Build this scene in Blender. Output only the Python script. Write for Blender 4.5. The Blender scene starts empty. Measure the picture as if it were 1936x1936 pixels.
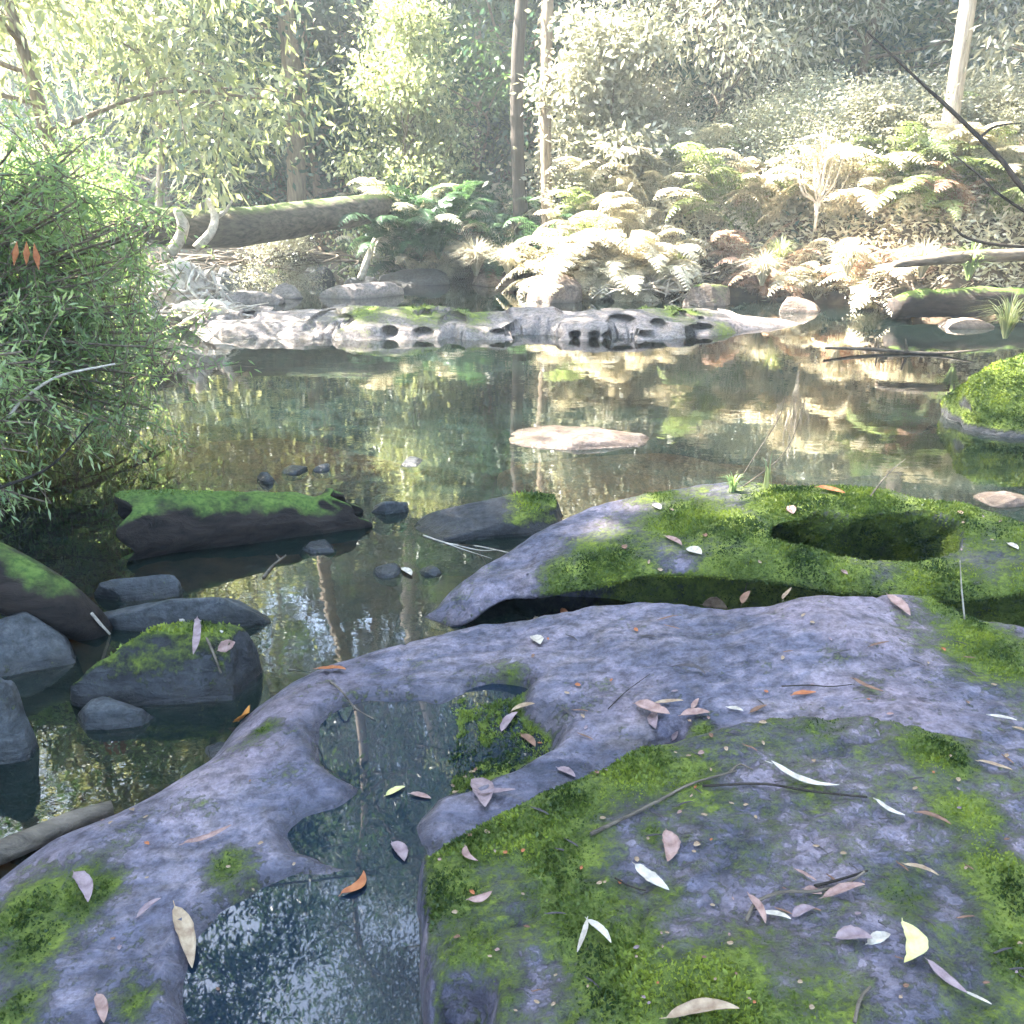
import bpy, math, random
import numpy as np
from mathutils import Vector
from mathutils.bvhtree import BVHTree

# ---------------------------------------------------------------- camera, world, sun
S = bpy.context.scene
COL = S.collection
FPX = 1676.0                      # focal length in photo pixels (photo 1936 wide)
CZ = 1.5
PITCH = math.radians(20.2)
cp, sp = math.cos(PITCH), math.sin(PITCH)
cam = bpy.data.cameras.new('camera'); camo = bpy.data.objects.new('camera', cam); COL.objects.link(camo)
camo.location = (0, 0, CZ); camo.rotation_euler = (math.pi / 2 - PITCH, 0, 0)
cam.sensor_width = 36; cam.lens = 36 * FPX / 1936; cam.clip_start = .02; cam.clip_end = 500
S.camera = camo
SUN_AZ, SUN_EL = math.radians(-72), math.radians(46)      # from +Y, clockwise
sdir = Vector((math.sin(SUN_AZ) * math.cos(SUN_EL), math.cos(SUN_AZ) * math.cos(SUN_EL), math.sin(SUN_EL)))
W_ = bpy.data.worlds.new('World'); S.world = W_; W_.use_nodes = True
wn = W_.node_tree.nodes; wl = W_.node_tree.links
sky = wn.new('ShaderNodeTexSky'); sky.sky_type = 'NISHITA'; sky.sun_disc = False
sky.sun_elevation = SUN_EL; sky.sun_rotation = SUN_AZ % (2 * math.pi); sky.air_density = 1.0; sky.dust_density = 1.5
bgn = wn['Background']; bgn.inputs['Strength'].default_value = .085
wl.new(sky.outputs[0], bgn.inputs['Color'])
sl = bpy.data.lights.new('sun', 'SUN'); sl.energy = 5.0; sl.angle = math.radians(.6); sl.color = (1, .91, .79)
so = bpy.data.objects.new('sun', sl); COL.objects.link(so); so.rotation_euler = (-sdir).to_track_quat('-Z', 'Y').to_euler()
so.location = (-20, 10, 20)
S.view_settings.view_transform = 'Standard'; S.view_settings.look = 'None'; S.view_settings.gamma = 1
S.view_settings.exposure = 4.55; S.view_settings.use_curve_mapping = False
S.render.engine = 'CYCLES'
S.cycles.max_bounces = 7; S.cycles.diffuse_bounces = 3; S.cycles.glossy_bounces = 3; S.cycles.transmission_bounces = 4
S.cycles.transparent_max_bounces = 8; S.cycles.volume_bounces = 0; S.cycles.use_denoising = True
S.cycles.sample_clamp_indirect = 6; S.cycles.caustics_reflective = False; S.cycles.caustics_refractive = False
HAZE = .0055

# ---------------------------------------------------------------- maths
def ray(px, py):
    u, v = (px - 968) / FPX, (968 - py) / FPX
    return np.array([u, cp + v * sp, -sp + v * cp])
def W(px, py, z=0.):
    """the point of the level z that the camera sees at photo pixel (px, py)"""
    d = ray(px, py); return np.array([0, 0, CZ]) + d * ((z - CZ) / d[2])
def R(px, py, Y):
    d = ray(px, py); return np.array([0, 0, CZ]) + d * (Y / d[1])
def poly_xy(pts):
    return np.array([W(p[0], p[1], p[2] if len(p) > 2 else 0.)[:2] for p in pts])
rs0 = np.random.RandomState(5)
PERM = rs0.permutation(256); PERM = np.concatenate([PERM, PERM]); RV = rs0.rand(256)
def vnoise(P):
    i = np.floor(P).astype(np.int64); f = P - i; f = f * f * (3 - 2 * f); i &= 255; j = (i + 1) & 255
    def h(a, b, c): return RV[PERM[PERM[PERM[a] + b] + c]]
    x0, y0, z0 = i.T; x1, y1, z1 = j.T; fx, fy, fz = f.T
    a = h(x0, y0, z0) * (1 - fx) + h(x1, y0, z0) * fx; b = h(x0, y1, z0) * (1 - fx) + h(x1, y1, z0) * fx
    c = h(x0, y0, z1) * (1 - fx) + h(x1, y0, z1) * fx; d = h(x0, y1, z1) * (1 - fx) + h(x1, y1, z1) * fx
    return (a * (1 - fy) + b * fy) * (1 - fz) + (c * (1 - fy) + d * fy) * fz
def fbm(P, o=4, g=.5):
    s = 0; a = 1; t = 0
    for k in range(o):
        s = s + a * vnoise(P * (2.03 ** k) + k * 17.3); t += a; a *= g
    return s / t
def fbm2(x, y, sc, o=4, seed=0, g=.5):
    return fbm(np.stack([x * sc + seed * 7.1, y * sc + seed * 3.7, np.full_like(x, seed * 5.3)], 1), o, g)
def sst(x, a, b):
    t = np.clip((x - a) / (b - a), 0, 1); return t * t * (3 - 2 * t)
def sdf(x, y, poly):
    """signed distance to a polygon, positive inside"""
    n = len(poly); d = np.full(x.shape, 1e9); ins = np.zeros(x.shape, bool)
    for i in range(n):
        ax, ay = poly[i]; bx, by = poly[(i + 1) % n]; ex, ey = bx - ax, by - ay
        t = np.clip(((x - ax) * ex + (y - ay) * ey) / (ex * ex + ey * ey + 1e-12), 0, 1)
        d = np.minimum(d, (x - ax - t * ex) ** 2 + (y - ay - t * ey) ** 2)
        c = ((ay > y) != (by > y)) & (x < (bx - ax) * (y - ay) / (by - ay + 1e-12) + ax); ins ^= c
    d = np.sqrt(d); return np.where(ins, d, -d)
def idw(x, y, cps, p=3.0):
    q = [W(*c) for c in cps]; s = 0; w = 0
    for a in q:
        k = 1 / ((x - a[0]) ** 2 + (y - a[1]) ** 2 + .02) ** (p / 2); s = s + k * a[2]; w = w + k
    return s / w
def spots(x, y, lst):
    m = np.full(x.shape, -.2)
    for (px, py, r, w, z) in lst:
        c = W(px, py, z); rw = r * (np.linalg.norm(c - [0, 0, CZ])) / FPX
        m = np.maximum(m, w * np.exp(-(((x - c[0]) / rw) ** 2 + ((y - c[1]) / (rw * 1.5)) ** 2) ** 1.0))
    return m

# ---------------------------------------------------------------- mesh helpers
def mk(name, V, Fs, attrs=None, mats=(), smooth=True):
    me = bpy.data.meshes.new(name); V = np.asarray(V, np.float32)
    if isinstance(Fs, np.ndarray): Fs = [Fs]
    Fs = [np.asarray(f, np.int32) for f in Fs if len(f)]
    me.vertices.add(len(V)); me.vertices.foreach_set('co', V.ravel())
    li = np.concatenate([f.ravel() for f in Fs]); tot = np.concatenate([np.full(len(f), f.shape[1]) for f in Fs]).astype(np.int32)
    st = np.concatenate([[0], np.cumsum(tot)[:-1]]).astype(np.int32)
    me.loops.add(len(li)); me.loops.foreach_set('vertex_index', li)
    me.polygons.add(len(tot)); me.polygons.foreach_set('loop_start', st); me.polygons.foreach_set('loop_total', tot)
    me.polygons.foreach_set('use_smooth', np.full(len(tot), smooth))
    for k, a in (attrs or {}).items():
        at = me.attributes.new(k, 'FLOAT', 'POINT'); at.data.foreach_set('value', np.asarray(a, np.float32))
    me.update(calc_edges=True)
    for m in mats: me.materials.append(m)
    return me
def ob(name, me, parent=None, loc=None, label=None, cat=None, group=None, kind=None, rz=0, sc=1):
    o = bpy.data.objects.new(name, me); COL.objects.link(o)
    if parent is not None: o.parent = parent
    if loc is not None: o.location = [float(a) for a in loc]
    o.rotation_euler.z = rz
    if sc != 1: o.scale = (sc,) * 3 if not hasattr(sc, '__len__') else sc
    if label: o['label'] = label
    if cat: o['category'] = cat
    if group: o['group'] = group
    if kind: o['kind'] = kind
    return o
def join(parts):
    """[(V, [F..], attr dict)] -> one"""
    Vs = []; F3 = []; F4 = []; A = {}; n = 0
    for V, Fs, at in parts:
        Vs.append(V)
        for f in Fs: (F3 if f.shape[1] == 3 else F4).append(f + n)
        for k, a in at.items(): A.setdefault(k, []).append(a)
        n += len(V)
    return np.concatenate(Vs), [np.concatenate(q) for q in (F3, F4) if q], {k: np.concatenate(a) for k, a in A.items()}
def tube(path, rad, sides=8, rough=0., seed=0, cap=True):
    P = np.asarray(path, float); n = len(P); r = np.asarray(rad, float) * np.ones(n)
    T = np.gradient(P, axis=0); T /= np.linalg.norm(T, axis=1)[:, None] + 1e-9
    up = np.array([0, 0, 1.]) if abs(T[0][2]) < .8 else np.array([1., 0, 0])
    V = []
    for i in range(n):
        a = np.cross(T[i], up); a /= np.linalg.norm(a) + 1e-9; b = np.cross(a, T[i]); up = b
        th = np.arange(sides) * 2 * math.pi / sides
        ring = np.cos(th)[:, None] * a + np.sin(th)[:, None] * b
        V.append(P[i] + ring * r[i])
    V = np.concatenate(V)
    if rough:
        c = np.repeat(P, sides, 0); nz = fbm(V * 6 / max(r.max(), .02) * .12 + seed * 3.3, 3) - .5
        V = c + (V - c) * (1 + rough * 2 * nz[:, None])
    i = np.arange(n - 1)[:, None] * sides + np.arange(sides)[None]; j = np.arange(n - 1)[:, None] * sides + (np.arange(sides) + 1) % sides
    F = np.stack([i, j, j + sides, i + sides], -1).reshape(-1, 4); Fs = [F]
    if cap:
        V = np.concatenate([V, P[:1], P[-1:]]); k = np.arange(sides); k2 = (k + 1) % sides; b0 = (n - 1) * sides
        Fs.append(np.concatenate([np.stack([k2, k, np.full(sides, len(V) - 2)], 1), np.stack([b0 + k, b0 + k2, np.full(sides, len(V) - 1)], 1)]))
    return V, Fs, {}
def spline(pts, n):
    P = np.asarray(pts, float); m = len(P)
    if m < 3:
        t = np.linspace(0, 1, n)[:, None]; return P[0] * (1 - t) + P[-1] * t
    Q = np.concatenate([[2 * P[0] - P[1]], P, [2 * P[-1] - P[-2]]]); out = []
    for s in np.linspace(0, m - 1 - 1e-6, n):
        i = int(s); t = s - i; a, b, c, d = Q[i:i + 4]
        out.append(.5 * (2 * b + (c - a) * t + (2 * a - 5 * b + 4 * c - d) * t * t + (3 * b - a - 3 * c + d) * t ** 3))
    return np.array(out)
def unit(A): return A / (np.linalg.norm(A, axis=1)[:, None] + 1e-9)
def leafmesh(B, D, L, Wd, rs, fold=.25, tint=None, six=False):
    """many leaves: base B, direction D, length L, width Wd"""
    n = len(B); D = unit(D); r = unit(rs.normal(size=(n, 3)) + [0, 0, .6])
    Sd = unit(np.cross(D, r)); N = np.cross(Sd, D); L = (L * np.ones(n))[:, None]; w = (Wd * np.ones(n))[:, None] / 2
    if six:
        V = np.stack([B, B + D * L * .3 + Sd * w + N * w * fold, B + D * L * .68 + Sd * w * .75 + N * w * fold * .5, B + D * L - N * L * .1,
                      B + D * L * .68 - Sd * w * .75 + N * w * fold * .5, B + D * L * .3 - Sd * w + N * w * fold], 1).reshape(-1, 3)
        b = np.arange(n)[:, None] * 6; F = np.concatenate([b + [0, 1, 2, 3], b + [0, 3, 4, 5]]); k = 6
    else:
        V = np.stack([B, B + D * L * .42 + Sd * w + N * w * fold, B + D * L, B + D * L * .42 - Sd * w + N * w * fold], 1).reshape(-1, 3)
        F = np.arange(n)[:, None] * 4 + np.arange(4)[None]; k = 4
    t = rs.rand(n) if tint is None else tint
    return V, [F], {'tint': np.repeat(t, k)}

# ---------------------------------------------------------------- materials
class NT:
    def __init__(s, name):
        s.m = bpy.data.materials.new(name); s.m.use_nodes = True; s.t = s.m.node_tree; s.t.nodes.clear()
        s.out = s.n('OutputMaterial')
    def n(s, typ, **k):
        o = s.t.nodes.new('ShaderNode' + typ)
        for a, b in k.items(): setattr(o, a, b)
        return o
    def l(s, a, b): s.t.links.new(a, b)
    def setv(s, sock, v):
        if hasattr(v, 'is_linked'): s.l(v, sock)
        else: sock.default_value = v
    def noise(s, sc, det=5, rough=.55, vec=None, dist=0):
        o = s.n('TexNoise'); o.inputs['Scale'].default_value = sc; o.inputs['Detail'].default_value = det
        o.inputs['Roughness'].default_value = rough; o.inputs['Distortion'].default_value = dist
        if vec is not None: s.l(vec, o.inputs['Vector'])
        return o.outputs['Fac']
    def mapv(s, scale):
        tc = s.n('TexCoord'); m = s.n('Mapping'); m.inputs['Scale'].default_value = scale; s.l(tc.outputs['Object'], m.inputs['Vector']); return m.outputs[0]
    def attr(s, name):
        o = s.n('Attribute'); o.attribute_name = name; return o.outputs['Fac']
    def ramp(s, fac, stops):
        o = s.n('ValToRGB'); e = o.color_ramp.elements
        while len(e) < len(stops): e.new(.5)
        for k, (p, c) in enumerate(stops): e[k].position = p; e[k].color = (*c, 1) if len(c) == 3 else c
        s.l(fac, o.inputs[0]); return o.outputs[0]
    def mr(s, v, a, b, c=0., d=1.):
        o = s.n('MapRange'); s.l(v, o.inputs[0])
        for k, x in zip((1, 2, 3, 4), (a, b, c, d)): o.inputs[k].default_value = x
        return o.outputs[0]
    def mix(s, f, a, b, blend='MIX'):
        o = s.n('Mix', data_type='RGBA', blend_type=blend); s.setv(o.inputs[0], f)
        for k, x in ((6, a), (7, b)):
            if hasattr(x, 'is_linked'): s.l(x, o.inputs[k])
            else: o.inputs[k].default_value = (*x, 1)
        return o.outputs[2]
    def math(s, op, a, b=0.):
        o = s.n('Math', operation=op); s.setv(o.inputs[0], a); s.setv(o.inputs[1], b); return o.outputs[0]
    def bump(s, h, strength, dist, nrm=None):
        o = s.n('Bump'); o.inputs['Strength'].default_value = strength; o.inputs['Distance'].default_value = dist; s.l(h, o.inputs['Height'])
        if nrm is not None: s.l(nrm, o.inputs['Normal'])
        return o.outputs[0]
    def bsdf(s, color, rough=.8, nrm=None, spec=.3):
        o = s.n('BsdfPrincipled'); s.setv(o.inputs['Roughness'], rough); o.inputs['Specular IOR Level'].default_value = spec
        if hasattr(color, 'is_linked'): s.l(color, o.inputs['Base Color'])
        else: o.inputs['Base Color'].default_value = (*color, 1)
        if nrm is not None: s.l(nrm, o.inputs['Normal'])
        return o.outputs[0]
    def done(s, sh): s.l(sh, s.out.inputs['Surface']); return s.m

def rock_mat(name, dark, mid, light, moss=True, wet=True, mossc=((.05, .08, .02), (.13, .18, .04), (.27, .34, .06))):
    t = NT(name); v = t.mapv((1, 1, 1)); vs = t.mapv((2.2, 5.5, 8))
    big = t.noise(2.2, 5, .6, v, .6); fine = t.noise(30, 6, .65, v); mid_n = t.noise(3.0, 7, .62, vs, .8)
    c = t.ramp(t.math('ADD', t.math('MULTIPLY', big, .5), t.math('MULTIPLY', mid_n, .5)), [(.34, dark), (.5, mid), (.66, light)])
    grit = t.noise(110, 3, .7, v); sp_ = t.math('MULTIPLY', t.mr(fine, .34, .56, .45, 1.2), t.mr(grit, .3, .6, .7, 1.2))
    stain = t.noise(5.5, 6, .7, v, 1.2); c = t.mix(t.mr(stain, .5, .68, 0, .55), c, tuple(x * y for x, y in zip(mid, (.95, .8, .5))))
    c = t.mix(t.mr(t.noise(1.3, 4, .6, v), .5, .64, 0, .5), c, tuple(x * y for x, y in zip(light, (1.05, .95, .92))))
    cc = t.n('CombineXYZ'); [t.l(sp_, cc.inputs[i]) for i in range(3)]
    c = t.mix(.9, c, cc.outputs[0], 'MULTIPLY')
    # small dark pits and pale lichen flecks
    vo = t.n('TexVoronoi'); vo.inputs['Scale'].default_value = 14; t.l(v, vo.inputs['Vector'])
    pit = t.mr(vo.outputs['Distance'], .05, .14, 1, 0); c = t.mix(t.math('MULTIPLY', pit, t.mr(t.noise(4, 2, .5, v), .55, .7)), c, tuple(x * .35 for x in dark))
    h = t.math('ADD', t.math('MULTIPLY', mid_n, .7), t.math('MULTIPLY', fine, .3)); rough = .82
    nrm = t.bump(h, .9, .028); nrm = t.bump(grit, .6, .004, nrm)
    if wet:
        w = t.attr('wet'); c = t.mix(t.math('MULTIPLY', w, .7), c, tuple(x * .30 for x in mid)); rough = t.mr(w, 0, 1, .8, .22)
    if moss:
        ma = t.attr('moss'); mn = t.noise(60, 6, .7, v); m2 = t.noise(11, 5, .65, v)
        mm = t.mr(t.math('ADD', ma, t.math('MULTIPLY', t.math('SUBTRACT', t.math('ADD', t.math('MULTIPLY', mn, .6), t.math('MULTIPLY', m2, .4)), .5), 2.2)), .2, .66)
        mc = t.ramp(t.math('ADD', t.math('MULTIPLY', m2, .6), t.math('MULTIPLY', mn, .4)), [(.33, mossc[0]), (.5, mossc[1]), (.66, mossc[2])])
        c = t.mix(mm, c, mc); nrm = t.bump(t.math('MULTIPLY', mm, mn), .8, .02, nrm)
        rough = t.math('MAXIMUM', rough, t.math('MULTIPLY', mm, .9)) if hasattr(rough, 'is_linked') else rough
    return t.done(t.bsdf(c, rough, nrm))
def leaf_mat(name, cols, trans=.45, gloss=.06, var=.35, tcol=None):
    t = NT(name); tn = t.attr('tint'); oi = t.n('ObjectInfo')
    c = t.ramp(tn, [(i / (len(cols) - 1), q) for i, q in enumerate(cols)])
    f = t.mr(oi.outputs['Random'], 0, 1, 1 - var, 1 + var); cc = t.n('CombineXYZ'); [t.l(f, cc.inputs[i]) for i in range(3)]
    c = t.mix(1, c, cc.outputs[0], 'MULTIPLY')
    d = t.n('BsdfDiffuse'); t.l(c, d.inputs[0]); tr = t.n('BsdfTranslucent')
    t.l(t.mix(1, c, tcol or (1.12, 1.18, .75), 'MULTIPLY'), tr.inputs[0])
    m = t.n('MixShader'); m.inputs[0].default_value = trans; t.l(d.outputs[0], m.inputs[1]); t.l(tr.outputs[0], m.inputs[2])
    g = t.n('BsdfGlossy'); g.inputs['Roughness'].default_value = .38; g.inputs[0].default_value = (.9, .95, 1, 1)
    m2 = t.n('MixShader'); m2.inputs[0].default_value = gloss; t.l(m.outputs[0], m2.inputs[1]); t.l(g.outputs[0], m2.inputs[2])
    return t.done(m2.outputs[0])
def bark_mat(name, dark, light, sc=(9, 9, 1.3), moss=None):
    t = NT(name); v = t.mapv(sc); n = t.noise(2.5, 6, .65, v, .4); c = t.ramp(n, [(.35, dark), (.62, light)])
    if moss:
        g = t.n('NewGeometry'); sx = t.n('SeparateXYZ'); t.l(g.outputs['Normal'], sx.inputs[0]); v2 = t.mapv((1, 1, 1))
        k = t.mr(t.math('ADD', sx.outputs[2], t.math('MULTIPLY', t.noise(9, 5, .6, v2), 1.0)), 1.12, 1.4)
        c = t.mix(k, c, t.ramp(t.noise(50, 4, .6, v2), [(.35, (.04, .08, .015)), (.65, moss)]))
    return t.done(t.bsdf(c, .85, t.bump(n, .8, .02)))
def plain(name, a, b, rough=.7, sc=20, trans=0):
    t = NT(name); v = t.mapv((1, 1, 1)); c = t.ramp(t.noise(sc, 5, .6, v), [(.35, a), (.65, b)])
    s1 = t.bsdf(c, rough)
    if trans:
        tr = t.n('BsdfTranslucent'); t.l(c, tr.inputs[0]); m = t.n('MixShader'); m.inputs[0].default_value = trans; t.l(s1, m.inputs[1]); t.l(tr.outputs[0], m.inputs[2]); s1 = m.outputs[0]
    return t.done(s1)
def water_mat(name, tint, rip, murk_lift, mur):
    t = NT(name); tc = t.n('TexCoord'); mp = t.n('Mapping'); t.l(tc.outputs['Object'], mp.inputs[0]); mp.inputs['Scale'].default_value = (1, 1.5, 1)
    a = t.noise(2.2, 3, .5, mp.outputs[0], .3); b = t.noise(14, 2, .5, mp.outputs[0])
    sx = t.n('SeparateXYZ'); t.l(tc.outputs['Object'], sx.inputs[0])
    nrm = t.bump(t.math('ADD', a, t.math('MULTIPLY', b, .16)), 1.0, rip)
    fr = t.n('Fresnel'); fr.inputs['IOR'].default_value = 1.5; t.l(nrm, fr.inputs['Normal'])
    g = t.n('BsdfGlossy'); g.inputs['Roughness'].default_value = .015; t.l(nrm, g.inputs['Normal'])
    tr = t.n('BsdfTransparent'); tr.inputs[0].default_value = (*tint, 1)
    m = t.n('MixShader'); t.l(t.math('MINIMUM', t.math('MULTIPLY', fr.outputs[0], 1.5), 1.), m.inputs[0]); df = t.n('BsdfDiffuse'); df.inputs[0].default_value = (*murk_lift, 1); mu = t.n('MixShader'); mu.inputs[0].default_value = mur; t.l(tr.outputs[0], mu.inputs[1]); t.l(df.outputs[0], mu.inputs[2]); t.l(mu.outputs[0], m.inputs[1]); t.l(g.outputs[0], m.inputs[2])
    return t.done(m.outputs[0])

M_rock = rock_mat('slab_rock', (.042, .049, .08), (.11, .107, .152), (.27, .235, .28))
M_ledge = rock_mat('pale_ledge_rock', (.12, .105, .10), (.21, .185, .18), (.32, .285, .27))
M_dark = rock_mat('dark_rock', (.018, .02, .024), (.04, .043, .05), (.07, .075, .08))
M_grey = rock_mat('grey_rock', (.03, .035, .04), (.06, .066, .075), (.11, .115, .125))
M_pale = rock_mat('pale_rock', (.09, .065, .05), (.17, .135, .115), (.30, .25, .22))
M_sunk = rock_mat('silted_rock', (.32, .20, .10), (.48, .31, .17), (.62, .44, .27), wet=False, moss=False)
M_moss = leaf_mat('moss_tuft', [(.04, .07, .02), (.12, .17, .035), (.28, .34, .055)], .3, .02, 0)
M_bark_p = bark_mat('pale_bark', (.28, .23, .19), (.55, .48, .42))
M_bark_m = bark_mat('brown_bark', (.10, .075, .055), (.24, .19, .14))
M_bark_d = bark_mat('dark_bark', (.015, .012, .01), (.045, .036, .03))
M_wood = bark_mat('weathered_wood', (.05, .042, .034), (.20, .165, .13), (2, 9, 9))
M_trunk = bark_mat('fallen_bark', (.03, .026, .022), (.13, .11, .085), (2, 9, 9), (.12, .15, .06))
M_bleach = bark_mat('bleached_wood', (.30, .26, .22), (.62, .56, .50), (6, 6, 6))
M_logm = bark_mat('mossy_wood', (.005, .004, .004), (.028, .021, .018), (2, 8, 8), (.11, .17, .035))
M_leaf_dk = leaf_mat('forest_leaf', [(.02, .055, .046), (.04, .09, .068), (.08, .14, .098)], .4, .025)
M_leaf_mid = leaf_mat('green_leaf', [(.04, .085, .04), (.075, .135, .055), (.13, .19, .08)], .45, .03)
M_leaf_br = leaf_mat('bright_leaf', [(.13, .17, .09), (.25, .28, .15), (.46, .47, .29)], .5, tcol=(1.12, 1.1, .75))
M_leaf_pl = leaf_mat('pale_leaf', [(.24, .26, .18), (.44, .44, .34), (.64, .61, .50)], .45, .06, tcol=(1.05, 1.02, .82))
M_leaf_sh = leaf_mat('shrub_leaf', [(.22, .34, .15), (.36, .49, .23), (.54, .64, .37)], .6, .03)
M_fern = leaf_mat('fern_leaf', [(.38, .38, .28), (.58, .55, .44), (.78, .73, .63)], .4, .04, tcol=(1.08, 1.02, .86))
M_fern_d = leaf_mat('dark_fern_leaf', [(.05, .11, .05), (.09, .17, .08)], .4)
M_fern_x = leaf_mat('dead_fern_leaf', [(.30, .18, .13), (.50, .36, .29), (.66, .54, .46)], .3, 0, .3, (1, .9, .7))
M_grass = leaf_mat('grass_blade', [(.16, .22, .09), (.32, .36, .18), (.50, .48, .30)], .4)
M_ground = plain('bank_soil', (.045, .035, .025), (.15, .11, .075), .95, 7)
M_water = water_mat('river_water', (.52, .35, .20), .0015, (.035, .072, .062), .17)  # teal body colour: murk plus a painted lift of the dark water
M_pool = water_mat('pool_water', (.05, .055, .06), .00012, (.014, .034, .066), .45)  # blue body colour painted in for sky reflected in the pools

# ---------------------------------------------------------------- ground and water
RIV = np.array([(-5, -6), (-4.6, -3), (-4.1, 1), (-3.9, 4), (-4.0, 7), (-4.4, 9.5), (-5.2, 11.5), (-7, 13.5), (-10, 15), (-15, 17), (-15, 20), (-9, 19), (-4, 17.6), (-1.5, 16.6),
                (-.3, 15.4), (.7, 14.5), (2.2, 13.6), (3.5, 12.9), (4.6, 12.0), (5.3, 11.2), (6.6, 10.6), (7.6, 9.4), (6.6, 7.6), (5.2, 5.6), (5.2, 3), (5, -3), (5, -6)], float)
def gz(x, y):
    x = np.asarray(x, float); y = np.asarray(y, float); d = sdf(x, y, RIV)
    wob = (fbm2(x, y, 1.1, 3, 2) - .5)
    d = d + wob * .5
    o = -d
    h = (.62 + .35 * sst(x, .5, 2.5)) * sst(o, -.05, .45) + (.07 + .10 * sst(x, .5, 2.5)) * np.clip(o, 0, 9) + .32 * np.clip(y - 19, 0, 200) * sst(o, 1, 4) + .25 * np.clip(np.abs(x) - 9, 0, 100) * sst(o, 2, 5)
    h = h + (fbm2(x, y, .8, 4, 3) - .5) * .5 * sst(o, .1, 1.5)
    b = -.12 - .30 * sst(d, 0, 1.0) + (fbm2(x, y, .7, 4, 6) - .5) * .34 * sst(d, .2, 1)
    return np.where(o > 0, h, np.where(o > -.05, h, b)) if 0 else b * (1 - sst(o, -.25, .05)) + h * sst(o, -.25, .05)
def g1(x, y): return float(gz(np.array([x]), np.array([y]))[0])
gx = np.concatenate([np.linspace(-60, -12, 40)[:-1], np.linspace(-12, 12, 220), np.linspace(12, 60, 40)[1:]])
gy = np.concatenate([np.linspace(-25, -3, 16)[:-1], np.linspace(-3, 20, 220), np.linspace(20, 75, 70)[1:]])
X, Y = np.meshgrid(gx, gy); nx, ny = len(gx), len(gy)
def gridF(nx, ny):
    i = (np.arange(ny - 1)[:, None] * nx + np.arange(nx - 1)[None]).ravel(); return np.stack([i, i + 1, i + nx + 1, i + nx], 1)
Z = gz(X.ravel(), Y.ravel())
ob('ground', mk('ground', np.stack([X.ravel(), Y.ravel(), Z], 1), gridF(nx, ny), mats=[M_ground]), kind='structure')
V = np.array([(-16, -6.5, 0), (10, -6.5, 0), (10, 21, 0), (-16, 21, 0)], float)
ob('river_water', mk('river_water', V, np.array([[0, 1, 2, 3]]), mats=[M_water], smooth=False), kind='structure')

# ---------------------------------------------------------------- moss tufts
def tufts(V, F, moss, dens, seed, size=.009, nmax=90000):
    rs = np.random.RandomState(seed); T = np.concatenate([F[:, [0, 1, 2]], F[:, [0, 2, 3]]]) if F.shape[1] == 4 else F
    a, b, c = V[T[:, 0]], V[T[:, 1]], V[T[:, 2]]; n = np.cross(b - a, c - a); A = np.linalg.norm(n, axis=1) / 2; N = n / (2 * A[:, None] + 1e-12)
    m = np.clip((moss[T].mean(1) - .42) * 1.9, 0, 1) ** 1.3; pr = A * m; tot = int(min(nmax, pr.sum() * dens))
    if tot < 10: return None
    k = rs.choice(len(T), tot, p=pr / pr.sum()); r1 = np.sqrt(rs.rand(tot))[:, None]; r2 = rs.rand(tot)[:, None]
    P = a[k] * (1 - r1) + b[k] * r1 * (1 - r2) + c[k] * r1 * r2
    tn = fbm(P * 9 + 3, 3); tn = np.clip((tn - .5) * 2.6 + .42 + rs.normal(0, .13, tot), 0, 1)
    D = N[k] + rs.normal(0, .55, (tot, 3)); s = size * (.5 + rs.rand(tot)) * (.7 + .8 * m[k])
    return leafmesh(P - N[k] * .002, D, s, s * .55, rs, tint=tn)
def add_moss(parent, V, F, moss, dens, seed, size=.009, nmax=90000):
    t = tufts(V, F, moss, dens, seed, size, nmax)
    if t: ob('moss', mk('moss', t[0], t[1], t[2], [M_moss]), parent, kind='stuff')

# ---------------------------------------------------------------- the foreground slabs (height fields)
hit_sets = []
def slab(name, label, xr, yr, step, zf, keep, mat, mossf, wetf, dens, seed, undercut=None, size=.0062, ystep=None):
    ys = [yr[0]]
    while ys[-1] < yr[1]: ys.append(ys[-1] + (step * max(.75, (ys[-1] + .9) * .62) if ystep is None else ystep))
    ys = np.array(ys); us = np.linspace(0, 1, int((xr[1] - xr[0]) / step / 1.25))
    X, Y = np.meshgrid(xr[0] + us * (xr[1] - xr[0]), ys); x, y = X.ravel(), Y.ravel()
    z = zf(x, y); k = keep(x, y)
    V = np.stack([x, y, z], 1)
    moss = mossf(x, y, z); gy, gx_ = np.gradient(z.reshape(len(ys), len(us))); sl = np.hypot(gy / np.gradient(ys)[:, None], gx_ / (X[0, 1] - X[0, 0])).ravel()
    moss = moss * (1 - .8 * sst(sl, 1.2, 3.0)); wet = wetf(x, y, z)
    if ystep == .009:
        moss = np.maximum(moss, .8 * sst(sdf(x, y, CAV), -.02, .0)); moss = np.maximum(moss, .75 * (sdf(x, y, PC) < .04) * sst(x, .15, .5) * (y < np.interp(x, *MIDC)))
    if undercut is not None: V = undercut(V)
    F = gridF(len(us), len(ys)); F = F[k[F].all(1)]
    used = np.unique(F); remap = np.full(len(V), -1); remap[used] = np.arange(len(used)); V = V[used]; F = remap[F]
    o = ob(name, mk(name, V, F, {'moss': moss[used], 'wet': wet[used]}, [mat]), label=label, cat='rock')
    hit_sets.append((V, F))
    add_moss(o, V, F, moss[used], dens, seed, size)
    return o
ZP = .145
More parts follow.
